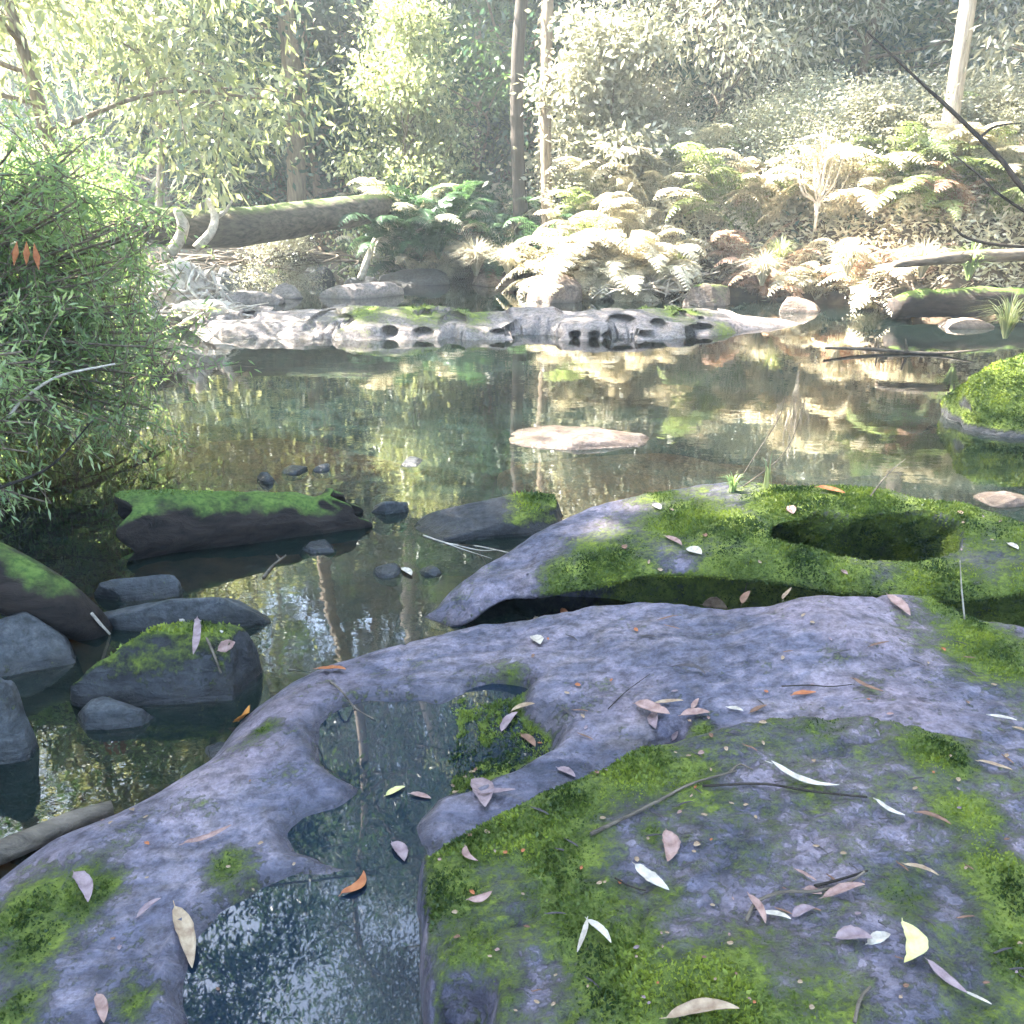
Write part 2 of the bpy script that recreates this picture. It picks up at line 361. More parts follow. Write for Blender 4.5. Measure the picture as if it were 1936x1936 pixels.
PA = poly_xy([(-900, 2600), (-700, 2100), (-150, 1800), (0, 1672), (60, 1625), (150, 1580), (250, 1530), (340, 1475), (400, 1425), (450, 1375), (520, 1325), (600, 1288), (700, 1262), (790, 1238),
              (860, 1203, .04), (930, 1172, .10), (1000, 1152, .17), (1060, 1142, .19), (1160, 1132, .21), (1250, 1130, .23), (1340, 1138, .24), (1400, 1140, .25), (1440, 1125, .28), (1500, 1104, .32),
              (1600, 1093, .35), (1700, 1090, .35), (1780, 1098, .34), (1800, 1150, .28), (1850, 1172, .27), (1940, 1190, .27), (2200, 1230, .27), (2900, 1500, .27), (2900, 2700, .1)])
CA = [(150, 1750, .14), (400, 1600, .17), (620, 1330, .17), (560, 1400, .19), (700, 1290, .13), (850, 1250, .17), (1000, 1250, .21), (1250, 1200, .27), (1600, 1150, .38), (1500, 1200, .33), (1300, 1150, .26), (1100, 1170, .22), (1700, 1350, .34),
      (1800, 1200, .31), (1900, 1300, .33), (1936, 1600, .33), (1100, 1370, .215), (1100, 1480, .2), (1000, 1500, .19), (900, 1560, .17), (60, 1900, .15), (250, 1850, .17), (300, 1720, .17), (1400, 1350, .29), (1720, 1110, .36), (950, 1200, .15), (560, 1560, .17), (880, 1280, .18)]
POOLS = [poly_xy([(p[0], p[1], ZP) for p in q]) for q in (
    [(598, 1400), (605, 1372), (640, 1342), (700, 1326), (800, 1326), (838, 1332), (880, 1308), (940, 1300), (985, 1308), (985, 1350), (1020, 1375), (1052, 1402), (1040, 1432), (960, 1465), (880, 1500), (820, 1512), (760, 1508), (690, 1500), (640, 1470), (605, 1440)],
    [(690, 1490), (640, 1525), (580, 1545), (545, 1580), (560, 1612), (640, 1640), (720, 1650), (800, 1625), (790, 1570), (820, 1520), (830, 1500)],
    [(640, 1655), (560, 1655), (490, 1680), (420, 1725), (370, 1790), (350, 1860), (370, 1960), (430, 2200), (900, 2200), (830, 1700), (800, 1600), (720, 1640)])]
def pool_sd(x, y):
    w = (fbm2(x, y, 9, 3, 9) - .5) * .03
    return np.maximum.reduce([sdf(x, y, p) for p in POOLS]) + w
GREENP = poly_xy([(p[0], p[1], ZP) for p in [(838, 1345), (870, 1318), (940, 1308), (990, 1316), (988, 1352), (1048, 1402), (1036, 1432), (960, 1466), (890, 1500), (848, 1508), (838, 1440), (850, 1390)]])  # outline of a green patch raised level with the upper pool
CREV = poly_xy([(1225, 1385, .25), (1270, 1368, .25), (1300, 1372, .25), (1280, 1398, .25), (1240, 1400, .25)])
def zA(x, y):
    wx = x + (fbm2(x, y, 2.2, 3, 1) - .5) * .10; wy = y + (fbm2(x, y, 2.2, 3, 4) - .5) * .08
    d = sdf(wx, wy, PA); T = idw(x, y, CA)
    T = T + (fbm2(x, y, 1.6, 4, 5) - .5) * .05 - .010 * (1 - sst(np.abs(fbm2(x, y, 1.3, 4, 61) - .5), .001, .010))
    # weathered bedding: shallow terraces running across the slab
    s = fbm2(x * .7 + y * .25, y * 1.6, 3.2, 4, 7); T = T + (np.abs((s * 7) % 1 - .5) - .25) * .014 * sst(x, -.6, .2)
    T = T + (fbm2(x, y, 14, 4, 8) - .5) * .010
    wd = np.where(wy > 2.55 + 0 * x, .10, .30) * np.where(x > .1, .6, 1); wd = .10 + .20 * sst(-x, -.1, .3)
    t = np.clip(d / wd, 0, 1); z = T * (1 - (1 - t) ** 2.2) + np.where(d < 0, d * 1.6, 0)
    q = pool_sd(x, y); inn = ZP - .015 - .13 * sst(q, 0, .16)
    mt_ = sst(sdf(x, y, GREENP) + (fbm2(x, y, 22, 3, 71) - .5) * .05, -.004, .012); inn = inn * (1 - mt_) + mt_ * (ZP - .004 + (fbm2(x, y, 30, 3, 72) - .45) * .03)
    rim = np.maximum(z, ZP + .028)
    zz = rim + (inn - rim) * sst(q, -.055, .03)
    z = np.where(q > -.055, zz, z)
    # undercut dark corner of the upper pool
    c = W(955, 1290, .17); z = z - .05 * np.exp(-(((x - c[0]) / .09) ** 2 + ((y - c[1]) / .035) ** 2) ** 2)
    cv = sdf(x, y, CREV); z = z - .09 * sst(cv, -.015, .03)
    return z
CB = [(820, 1620, .27), (860, 1720, .27), (900, 1560, .275), (1000, 1500, .285), (1240, 1410, .30), (1500, 1350, .325), (1700, 1400, .345), (1936, 1500, .35), (1200, 1600, .31), (1500, 1600, .33), (1300, 1850, .33), (900, 1900, .28), (1800, 1850, .34), (1300, 1375, .30), (1800, 1300, .325)]
PB = poly_xy([(797, 1625, .2), (812, 1592, .25), (870, 1552, .26), (1000, 1492, .27), (1080, 1462, .28), (1230, 1400, .29), (1340, 1362, .29), (1500, 1340, .31), (1700, 1350, .32), (1960, 1400, .33), (2900, 1500, .3), (2900, 3200, .3), (600, 3200, .2), (825, 1990, .2), (812, 1936, .2), (800, 1800, .2), (795, 1700, .2)])
NOTCH = poly_xy([(822, 1850, .26), (870, 1838, .26), (925, 1848, .26), (948, 1880, .26), (940, 1960, .26), (900, 2100, .26), (700, 2100, .26), (800, 1940, .26)])
def zB(x, y):
    wx = x + (fbm2(x, y, 5, 3, 11) - .5) * .035; wy = y + (fbm2(x, y, 5, 3, 14) - .5) * .035
    d = sdf(wx, wy, PB); T = idw(x, y, CB)
    T = T + (fbm2(x, y, 2.4, 4, 15) - .5) * .045 - .012 * (1 - sst(np.abs(fbm2(x, y * 1.6, 1.7, 4, 63) - .5), .001, .011)) + (fbm2(x, y, 16, 4, 18) - .5) * .014
    s = fbm2(x * .5 - y * .9, y * .3 + x * .5, 4.5, 4, 17); T = T + (np.abs((s * 6) % 1 - .5) - .25) * .02
    t = np.clip(d / .07, 0, 1); z = T - .05 * (1 - t) ** 2 + np.where(d < 0, d * 7, 0)
    nq = sdf(x, y, NOTCH); z = z - .11 * sst(nq, -.005, .035)
    return np.maximum(z, .0)
PC = poly_xy([(788, 1168, 0), (850, 1120, .03), (915, 1082, .05), (1000, 1032, .10), (1100, 985, .16), (1190, 952, .22), (1260, 936, .25), (1400, 928, .27), (1465, 915, .33), (1520, 905, .38), (1600, 903, .40), (1690, 908, .40), (1745, 935, .38),
              (1810, 950, .36), (1940, 980, .36), (2300, 1010, .36), (2400, 1110, .36), (1940, 1100, .33), (1800, 1092, .32), (1600, 1085, .30), (1400, 1078, .28), (1280, 1072, .27), (1180, 1070, .25), (1100, 1090, .20), (1040, 1112, .15), (960, 1130, .09), (900, 1180, .02), (850, 1190, 0)])
CC = [(820, 1165, .02), (950, 1090, .11), (1000, 1100, .14), (1100, 1040, .21), (1200, 1000, .26), (1300, 960, .29), (1400, 950, .32), (1400, 1050, .30), (1250, 1040, .28), (1480, 935, .37), (1500, 925, .40), (1600, 920, .42), (1560, 955, .39), (1650, 958, .39), (1700, 925, .42), (1760, 955, .39),
      (1850, 975, .39), (1936, 1000, .39), (1936, 1060, .36), (1700, 1075, .27), (1600, 1065, .265), (1500, 1050, .28), (1800, 1075, .28), (1620, 1085, .27), (1700, 1082, .27), (1780, 1085, .27), (1430, 990, .33), (1100, 1070, .2)]
CAV = poly_xy([(1480, 980, .40), (1500, 968, .42), (1560, 978, .43), (1640, 982, .44), (1720, 985, .43), (1800, 982, .42), (1850, 1010, .37), (1835, 1062, .28), (1720, 1072, .27), (1620, 1060, .27), (1545, 1038, .28), (1490, 1012, .31)])
CAV = np.array([(.93, 2.96), (.97, 3.04), (1.1, 3.07), (1.25, 3.03), (1.42, 3.06), (1.54, 3.05), (1.60, 2.96), (1.55, 2.85), (1.4, 2.80), (1.22, 2.83), (1.06, 2.90), (.97, 2.93)])
def zC(x, y):
    wx = x + (fbm2(x, y, 4, 3, 21) - .5) * .05; wy = y + (fbm2(x, y, 4, 3, 24) - .5) * .03
    d = sdf(wx, wy, PC); T = idw(x, y, CC, 3.5) + (fbm2(x, y, 3, 4, 25) - .5) * .06 + (fbm2(x, y, 18, 4, 28) - .5) * .014
    c = W(1600, 1000, .34); t = np.clip(d / .12, 0, 1); z = T - .07 * (1 - t) ** 2 + np.where(d < 0, d * 5, 0)
    q = sdf(wx, wy, CAV); z = z - .36 * sst(q, -.006, .035)
    return np.maximum(z, -.1)
_nr = PC[18:][np.argsort(PC[18:, 0])]; _fa = PC[:16][np.argsort(PC[:16, 0])]; _xx = np.linspace(-.4, 2.8, 60)
MIDC = (_xx, (np.interp(_xx, _nr[:, 0], _nr[:, 1]) + np.interp(_xx, _fa[:, 0], _fa[:, 1])) / 2)
def undC(V):
    x, y, z = V.T; T = idw(x, y, CC, 3.5); dp = T - z; front = (sdf(x, y, PC) < .05) & (y < np.interp(x, *MIDC))
    V = V.copy(); V[:, 1] += np.where(front, .28 * sst(dp, .05, .13), 0)
    q = sdf(x, y, CAV); V[:, 1] += .30 * sst(q, -.004, .014) * sst(y, 2.91, 2.98) * (sdf(x, y, PC) > .06); return V
def mossw(lst, seed, base=0., nsc=5., amp=1.5):
    def f(x, y, z):
        return np.clip(np.maximum(spots(x, y, lst), base) + (fbm2(x, y, nsc, 5, seed, .6) - .5) * amp, 0, 1)
    return f
def moss_B(x, y, z):
    m = mossw([(900, 1530, 130, 1.0, .28), (1180, 1440, 95, 1.1, .3), (1080, 1480, 90, 1, .3), (850, 1690, 90, 1.0, .28), (900, 1800, 120, .95, .28), (1050, 1600, 140, .85, .3), (1300, 1480, 110, .55, .3), (1180, 1850, 140, .9, .3), (1350, 1880, 140, .9, .33), (1560, 1900, 120, .75, .33),
               (1450, 1600, 130, .5, .33), (1780, 1430, 70, .95, .34), (1830, 1530, 80, .95, .34), (1900, 1650, 90, .95, .34), (1920, 1800, 80, .8, .34), (1690, 1700, 80, .6, .34), (1300, 1700, 110, .6, .33), (1450, 1800, 90, .7, .33), (1100, 1720, 130, .8, .3), (1560, 1380, 80, .5, .33), (1230, 1570, 40, .9, .31), (880, 1900, 80, .9, .28)], 31, .34, 5.5, 1.25)(x, y, z)
    return m
moss_A = mossw([(50, 1730, 55, 1.0, .14), (60, 1790, 45, .9, .14), (150, 1690, 50, .75, .15), (190, 1680, 30, .8, .15), (430, 1640, 40, .75, .16), (1890, 1240, 110, 1.1, .32), (1780, 1160, 50, 1, .3), (1840, 1200, 50, 1, .3), (500, 1370, 25, .7, .18), (970, 1290, 28, 1.0, .18), (25, 1910, 40, .8, .15), (260, 1890, 30, .7, .17), (1330, 1370, 30, .8, .28), (1640, 1290, 30, .4, .33)], 32, -.05, 6, 1.1)
moss_Ct = mossw([(1150, 1070, 110, 1.05, .22), (1060, 1095, 60, .95, .17), (1300, 985, 110, .9, .29), (1400, 1000, 90, 1.05, .31), (1500, 1010, 110, 1.05, .33), (1500, 930, 120, 1.1, .42), (1650, 930, 110, 1.1, .44), (1800, 965, 110, 1.0, .4), (1930, 1000, 100, .95, .38), (1600, 1060, 110, .85, .32), (1800, 1070, 120, .95, .34), (1250, 950, 50, .8, .27), (1400, 1065, 90, .8, .29), (1930, 1070, 80, .8, .36)], 33, .1, 5, .75)
# pool water, laid in the hollows of the slab
def pool_wet(x, y, z): return np.clip(np.maximum(1 - sst(-pool_sd(x, y), -.0, .06), 1 - sst(z, .0, .05)), 0, 1)
o = slab('rock_slab', 'broad smooth bluish grey rock slab with water filled hollows in its near left part', (-1.7, 2.6), (.25, 3.25), .0105,
         zA, lambda x, y: (sdf(x, y, PA) > -.22) & (sdf(x, y, PB) < .12), M_rock, lambda x, y, z: np.maximum(moss_A(x, y, z), .95 * sst(sdf(x, y, GREENP), -.01, .01)), pool_wet, 60000, 41)
slab('rock_slab', 'thick layered slab speckled with green moss and fallen leaves, nearest on the right', (-.35, 1.9), (.22, 2.25), .0085,
     zB, lambda x, y: (sdf(x, y, PB) > -.045), M_rock, moss_B, lambda x, y, z: 1 - sst(z, .12, .2), 75000, 42)
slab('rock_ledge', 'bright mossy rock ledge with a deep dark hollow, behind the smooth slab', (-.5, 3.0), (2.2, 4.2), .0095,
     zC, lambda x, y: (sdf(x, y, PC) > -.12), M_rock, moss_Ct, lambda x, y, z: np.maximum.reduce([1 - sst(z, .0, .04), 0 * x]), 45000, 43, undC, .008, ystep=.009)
pw = poly_xy([(p[0], p[1], ZP) for p in [(560, 1400), (600, 1330), (700, 1300), (850, 1290), (1010, 1285), (1100, 1410), (960, 1500), (830, 1560), (835, 1620), (860, 1700), (870, 2250), (340, 2250), (310, 1860), (350, 1740), (480, 1640), (510, 1560), (600, 1500)]])
ob('pool_water', mk('pool_water', np.c_[pw, np.full(len(pw), ZP)], np.arange(len(pw))[None, ::-1], mats=[M_pool], smooth=False), kind='structure')

# ---------------------------------------------------------------- boulders
def ico(n=5):
    import bmesh
    b = bmesh.new(); bmesh.ops.create_icosphere(b, subdivisions=n, radius=1); V = np.array([v.co for v in b.verts]); F = np.array([[v.index for v in f.verts] for f in b.faces]); b.free(); return V, F
ICO = {n: ico(n) for n in (3, 4, 5)}
def boulder(label, c, s, rz=0, seed=0, mat=None, moss=0., k=2.6, rough=.16, n=5, name='boulder', tilt=0, group=None, moss_side=None, wetz=.075, dens=30000, facets=9, mlo=.25):
    V, F = ICO[n]; V = V / (np.abs(V) ** k).sum(1)[:, None] ** (1 / k)
    V = V * (1 + rough * 2 * (fbm(V * 1.3 + seed * 3.1, 4) - .5)[:, None]) + (fbm(V * 5 + seed, 3) - .5)[:, None] * rough * .25
    rsb = np.random.RandomState(seed + 500)
    for _ in range(facets):
        pn = rsb.normal(size=3); pn[2] = abs(pn[2]) * .8; pn /= np.linalg.norm(pn); pd = rsb.uniform(.62, .92); dv = V @ pn; ex = dv - pd; V = V - pn * (np.where(ex > 0, ex * .88, 0))[:, None]
    V = V + (fbm(V * 3.2 + seed * 2.3, 4) - .5)[:, None] * V * rough * .8
    V = V * np.asarray(s); ct, st = math.cos(tilt), math.sin(tilt); V = np.stack([V[:, 0] * ct - V[:, 2] * st, V[:, 1], V[:, 0] * st + V[:, 2] * ct], 1)
    cr, sr = math.cos(rz), math.sin(rz); V = np.stack([V[:, 0] * cr - V[:, 1] * sr, V[:, 0] * sr + V[:, 1] * cr, V[:, 2]], 1)
    a, b_, c_ = V[F[:, 0]], V[F[:, 1]], V[F[:, 2]]; fn = unit(np.cross(b_ - a, c_ - a)); N = np.zeros_like(V)
    for i in range(3): np.add.at(N, F[:, i], fn)
    N = unit(N); m = np.clip(sst(N[:, 2], mlo, mlo + .6) * moss + (fbm(V * (2.2 / max(s)) + seed * 1.7, 4) - .5) * 1.3, 0, 1) if moss > 0 else np.zeros(len(V))
    if moss_side is not None: m = m * sst(V[:, 0], *moss_side)
    m = m * sst(V[:, 2] + c[2], .02, .06); wet = (1 - sst(V[:, 2] + c[2], 0., wetz)) if wetz > 0 else np.zeros(len(V))
    o = ob(name, mk(name, V, F, {'moss': m, 'wet': wet}, [mat or M_grey]), loc=c, label=label, cat='rock', group=group)
    hit_sets.append((V + np.asarray(c), F))
    if moss > .6 and n >= 5: add_moss(o, V, F, m, dens, seed, .010, 25000)
    return o
def place(label, l, r, yb, yt, dr=.6, z=0., sink=.35, **kw):
    """a boulder whose foot is seen at row yb and top at row yt between columns l and r"""
    f = W((l + r) / 2, yb, z); dist = math.hypot(f[1], CZ - z); s = (f[1] * cp + (CZ - z) * sp) / FPX
    w = (r - l) * s; a = math.atan2(CZ - z, f[1]); dep = w * dr
    h = max(((yb - yt) * s - dep * math.sin(a) * .55) / math.cos(a), .03)
    rot = kw.pop('rz', 0)
    return boulder(label, (f[0], f[1] + dep * .45, z + h - h * (1 + sink)), (w / 2 * 1.04, dep / 2, h * (1 + sink)), rz=rot, **kw)
# left group near the slab
place('grey boulder behind the elongated one, near the left edge', 172, 338, 1140, 1076, .6, seed=3, mat=M_grey)
place('long low grey boulder lying behind the moss topped one', 180, 492, 1195, 1110, .36, seed=4, mat=M_grey, k=2.4)
place('dark boulder with a mossy top and a hanging strap of bark', 130, 470, 1335, 1190, .42, seed=15, mat=M_dark, moss=.95, k=5, sink=.3, rough=.12, facets=4)
place('small flat grey stone in front of the dark mossy boulder', 128, 268, 1386, 1322, .7, seed=6, mat=M_grey, k=2.3)
place('rounded grey stone cut by the left edge of the picture', -90, 58, 1450, 1285, .8, seed=7, mat=M_grey, k=2.3)
place('smooth bluish stone beside the mossy curved log on the left', -170, 135, 1285, 1140, .6, seed=8, mat=M_grey, k=2.2)
place('little dark stone against the rim of the broad slab', 358, 500, 1452, 1398, .7, seed=9, mat=M_grey, k=2.3)
place('small rounded dark stone standing in the middle of the river', 693, 768, 972, 935, .7, seed=10, mat=M_grey, k=2.3)
boulder('long dark stone with moss on its right end, behind the slab', (W(925, 1012)[0], W(925, 1012)[1] + .12, -.02), (.38, .16, .17), .22, 12, M_dark, .9, 3.2, .12, moss_side=(.02, .16), tilt=.13)
place('small mossy stone peeping over the pointed tip of the ledge', 1098, 1136, 992, 975, .8, seed=13, mat=M_dark, moss=1., n=4)
for i, (l, r, yb, yt) in enumerate([(478, 516, 916, 890), (526, 576, 897, 885), (588, 625, 893, 886), (752, 802, 882, 872), (555, 630, 1051, 1040), (702, 762, 1092, 1062), (790, 832, 1092, 1080)]):
    place(['small bluish stone, leftmost of those breaking the water', 'flat stone just right of the small bluish one', 'tiny flat stone at the right end of a short row', 'thin flat stone breaking the water alone in midstream',
           'thin pale stone in the water right of the hollow log', 'wet bluish stone below the fallen twigs', 'tiny flat stone beside the wet bluish one'][i], l, r, yb, yt, 1.2, seed=20 + i, mat=M_grey, n=4, k=2.2)
# stones in the sunlit middle of the river
c = W(1100, 850); boulder('pale sunlit flat rock rising from the middle of the river', (c[0], c[1] + .28, -.10), (.64, .36, .155), .1, 38, M_pale, 0, 2.1, .24, facets=5)
c = W(1180, 875); boulder('orange sunken rock just under the surface before the pale flat rock', (c[0], c[1] + .1, -.175), (.74, .48, .15), 0, 32, M_sunk, 0, 2.2, .08, wetz=-1, facets=2)
c = W(1350, 880); boulder('orange sunken rock right of the pale flat rock', (c[0], c[1] + .1, -.155), (.52, .30, .138), 0, 33, M_sunk, 0, 2.2, .08, wetz=-1, facets=2)
c = W(540, 830); boulder('brown sunken rock beyond the hollow log', (c[0], c[1], -.20), (.9, .35, .18), 0, 34, M_sunk, 0, 2.2, .08, wetz=-1, facets=2)
boulder('big round boulder cloaked in yellow moss by the right edge', (W(1935, 815)[0] + .26, W(1935, 815)[1] + .25, .06), (.60, .5, .5), 0, 39, M_grey, 1.25, 2.3, .24, facets=6, mlo=-.3)
place('white stone in the water right of the mossy ledge', 1866, 1990, 962, 925, .8, seed=36, mat=M_pale, k=2.2)

# far ledge with pot holes
PJ = poly_xy([(330, 612), (380, 632), (470, 640), (600, 641), (700, 643), (820, 644), (960, 645), (1060, 645), (1180, 644), (1290, 641), (1380, 632), (1460, 620), (1535, 607), (1520, 598, .08), (1430, 588, .12), (1340, 578, .15), (1200, 570, .22), (1050, 568, .25), (900, 570, .25), (760, 572, .22), (620, 571, .2), (520, 574, .2), (430, 582, .2), (370, 592, .15)])
HOLES = [(605, 618, 27, 12), (645, 613, 16, 6), (737, 629, 12, 8), (800, 630, 16, 6), (855, 617, 22, 11), (830, 603, 18, 5), (798, 605, 12, 5), (1010, 609, 48, 15), (1088, 635, 9, 6), (1124, 636, 9, 6), (1148, 635, 8, 6), (1180, 616, 24, 8), (1225, 631, 22, 5), (1253, 624, 14, 9), (1310, 614, 14, 4), (1330, 628, 26, 6), (1240, 592, 50, 4), (1340, 600, 45, 4), (1430, 620, 16, 5), (455, 603, 30, 4), (750, 592, 28, 5), (960, 629, 28, 5), (1390, 603, 10, 4), (560, 600, 22, 3)]
def undJ(V):
    x, y, z = V.T; V = V.copy(); sh = np.zeros(len(x))
    for (px, py, a, b) in HOLES:
        if py < 600: continue
        c = W(px, 641, 0); s = c[1] / FPX; zc = (641 - py) * s * 1.02; q = ((x - c[0]) / (a * s * 1.15)) ** 2 + ((z - zc) / (b * s * 1.15)) ** 2 + (fbm2(x, z * 3, 6, 2, 46) - .5) * .25
        sh = np.maximum(sh, .32 * (1 - sst(q, .7, 1.15)))
    V[:, 1] += sh * sst(z, -.03, .0); return V
def zJ(x, y):
    wy = y + (fbm2(x, y, 1.6, 3, 41) - .5) * .5; d = sdf(x, wy, PJ)
    T = .235 + (fbm2(x, y, .9, 4, 42) - .5) * .20 + (fbm2(x * .5, y * 2.5, 2.0, 4, 43) - .5) * .10 + (fbm2(x, y, 9, 3, 44) - .5) * .03
    s_ = fbm2(x * .35, y, 1.4, 4, 49); T = T + (np.abs((s_ * 6) % 1 - .5) - .25) * .09
    T = T * (1 - .45 * sst(x, 1.6, 3.4)); t1 = np.clip(d / .16, 0, 1); z = T * (.5 * (1 - (1 - t1) ** 2) + .5 * sst(d, 0, 1.0)) + np.where(d < 0, d * .8, 0)
    for (px, py, a, b) in HOLES:
        c = W(px, py + b * .5, .12); s = c[1] / FPX; rx = a * s * 1.1; ry = max(b * s / math.sin(.15) * .40, .05)
        q = ((x - c[0]) / rx) ** 2 + ((y - c[1]) / ry) ** 2 + (fbm2(x, y, 5, 2, 45) - .5) * .6; z = z - (.10 + b * .010) * (1 - sst(q, .6, 1.1)) * (z > -.05)
    return np.maximum(z, -.5)
slab('rock_ledge', 'long pale rock ledge pitted with round holes, across the river', (W(300, 620)[0], W(1560, 610)[0]), (8.8, 12.3), .02, zJ, lambda x, y: sdf(x, y, PJ) > -.8, M_ledge,
     mossw([(800, 580, 60, .9, .25), (880, 578, 50, .8, .25), (700, 583, 60, .7, .25), (1280, 585, 60, .95, .2), (1210, 578, 50, .9, .2), (1370, 595, 40, .8, .2)], 46, -.2, 2, .9), lambda x, y, z: 1 - sst(z, -.02, .02), 900, 47, undJ, size=.02, ystep=.018)
place('pale topped rock with a dark side, left of two behind the ledge', 418, 530, 578, 538, .8, seed=51, mat=M_ledge, k=3.2)
place('lower pale rock between the two larger ones behind the ledge', 505, 575, 565, 536, .8, seed=52, mat=M_ledge, k=3.)
place('flat pale rock standing in the brown shallows behind the ledge', 590, 755, 566, 531, .6, seed=53, mat=M_ledge, k=3.4, rz=.2)
place('white domed rock at the foot of the ferns', 1000, 1112, 573, 516, .7, seed=54, mat=M_pale, k=2.6)
place('white flat rock left of the white domed rock', 880, 985, 543, 517, .7, seed=55, mat=M_pale, k=2.6)
place('small white rock above the flat one at the shore', 925, 1010, 530, 510, .7, seed=56, mat=M_pale, k=2.6, n=4)
place('sunlit rock below the fern bank, right of the white driftwood', 1300, 1400, 580, 535, .7, seed=57, mat=M_pale, moss=.5, k=2.6)
place('white rock with a dark crack near the ledge tip', 1475, 1562, 592, 556, .7, seed=58, mat=M_pale, k=2.8)
place('yellowish mossy rock at the far right bank', 1605, 1690, 580, 542, .7, seed=59, mat=M_pale, moss=.9, k=2.4)
place('low pale stone in the water beneath the mossy root log', 1780, 1890, 622, 600, .7, seed=60, mat=M_pale, k=2.2)
place('small round mossy stone under the fallen trunk', 500, 545, 525, 500, .9, seed=61, mat=M_grey, moss=1.1, k=2.2, n=4)
for i, (l, r, yb, yt) in enumerate([(380, 480, 535, 500), (430, 520, 520, 488), (560, 640, 535, 500), (640, 720, 545, 512), (700, 860, 540, 505)]):
    place(['grey rock at the left below the fallen trunk', 'grey rock deep under the fallen trunk', 'bluish rock right of the round mossy stone', 'low rock at the shaded shore', 'long dark rock at the foot of the hanging ferns'][i], l, r, yb, yt, .8, seed=70 + i, mat=M_grey, n=4, k=2.4)

# ---------------------------------------------------------------- logs and driftwood
def wood(name, label, path, rad, mat, n=24, sides=12, rough=.12, seed=1, cat='log', parent=None, extra=(), jag=0, group=None):
    P = spline(path, n); r = np.interp(np.linspace(0, 1, n), np.linspace(0, 1, len(rad)), rad)
    parts = [tube(P, r, sides, rough, seed)]
    for (pp, rr) in extra:
        q = spline(pp, 10); parts.append(tube(q, np.linspace(rr[0], rr[1], 10), 7, .1, seed + 1))
    V, Fs, A = join(parts); c = P.mean(0) if parent is None else np.zeros(3)
    o = ob(name, mk(name, V - c, Fs, A, [mat]), parent, c, label, cat, group)
    F = Fs[-1] if Fs[-1].shape[1] == 4 else Fs[0]; hit_sets.append((V, F))
    return o
def hollow_log(label, p0, p1, r0, r1):
    n, sd = 60, 48; t = np.linspace(0, 1, n); P = p0 + (p1 - p0) * t[:, None]; P[:, 2] += .015 * np.sin(t * 7)
    D = unit((p1 - p0)[None])[0]; a = unit(np.cross(D, [0, 0, 1])[None])[0]; b = np.cross(a, D); th = np.arange(sd) / sd * 2 * math.pi
    ring = np.cos(th)[:, None] * a + np.sin(th)[:, None] * b; out = []
    for k, sc in ((0, 1.), (1, .78)):
        r = r0 + (r1 - r0) * t; V = P[:, None] + ring[None] * (r * sc)[:, None, None]
        nz = fbm(V.reshape(-1, 3) * 7, 4).reshape(n, sd) - .5; V = V + ring[None] * (nz * .06)[..., None]
        # jagged ends: the roof of the left end juts out, the right end slants down
        up = np.sin(th)[None]; e0 = (1 - t)[:, None] ** 6; e1 = t[:, None] ** 5
        V = V - D * (e0 * (-.0 * up + .035 * np.sin(th * 5)))[..., None] - D * (e1 * (.16 * np.clip(up, 0, 1) + .02 * np.sin(th * 7)))[..., None]
        out.append(V.reshape(-1, 3))
    i = np.arange(n - 1)[:, None] * sd + np.arange(sd); j = np.arange(n - 1)[:, None] * sd + (np.arange(sd) + 1) % sd
    F = np.stack([i, j, j + sd, i + sd], -1).reshape(-1, 4); N = n * sd; k = np.arange(sd); k2 = (k + 1) % sd
    F2 = F[:, ::-1] + N; e = np.stack([k, N + k, N + k2, k2], 1); b0 = (n - 1) * sd; f = np.stack([b0 + k, b0 + k2, N + b0 + k2, N + b0 + k], 1)
    V = np.concatenate(out); c = (p0 + p1) / 2; Fs = np.concatenate([F, F2, e, f])
    o = ob('log', mk('log', V - c, Fs, mats=[M_logm]), loc=c, label=label, cat='log'); hit_sets.append((V, Fs))
    z = V[:, 2]; a_, b_, c_ = V[F[:, 0]], V[F[:, 1]], V[F[:, 3]]; fn = unit(np.cross(b_ - a_, c_ - a_)); m = np.zeros(len(V)); s = np.sign((fn * (V[F[:, 0]] - P.mean(0))).sum(1).mean())
    m[F[:, 0]] = sst(fn[:, 2] * s, .8, 1.0); m = np.clip(m * (.1 + 1.2 * fbm(V * 4, 3)), 0, 1)
    F3 = F if s > 0 else F[:, ::-1]; add_moss(o, V - c, F3, m, 25000, 91, .007, 12000)
hollow_log('hollow broken log with a mossy top lying in the dark water', np.array([W(222, 1060)[0], 3.60, .085]), np.array([W(655, 1000)[0] + .06, 3.98, .02]), .17, .115)
wood('log', 'curved dark log with a bright mossy top at the left edge', [W(-260, 1130, .2), W(-60, 1080, .24), W(60, 1120, .17), W(130, 1160, .09), W(195, 1200, -.02)], [.12, .12, .10, .085, .05], M_logm, 30, 18, .12, 3)
wood('stick', 'thick weathered stick in the water at the lower left', [W(-200, 1680, .02), W(0, 1612, .03), W(120, 1560, .035), W(212, 1528, .03)], [.03, .029, .027, .022], M_wood, 20, 10, .14, 4, 'stick')
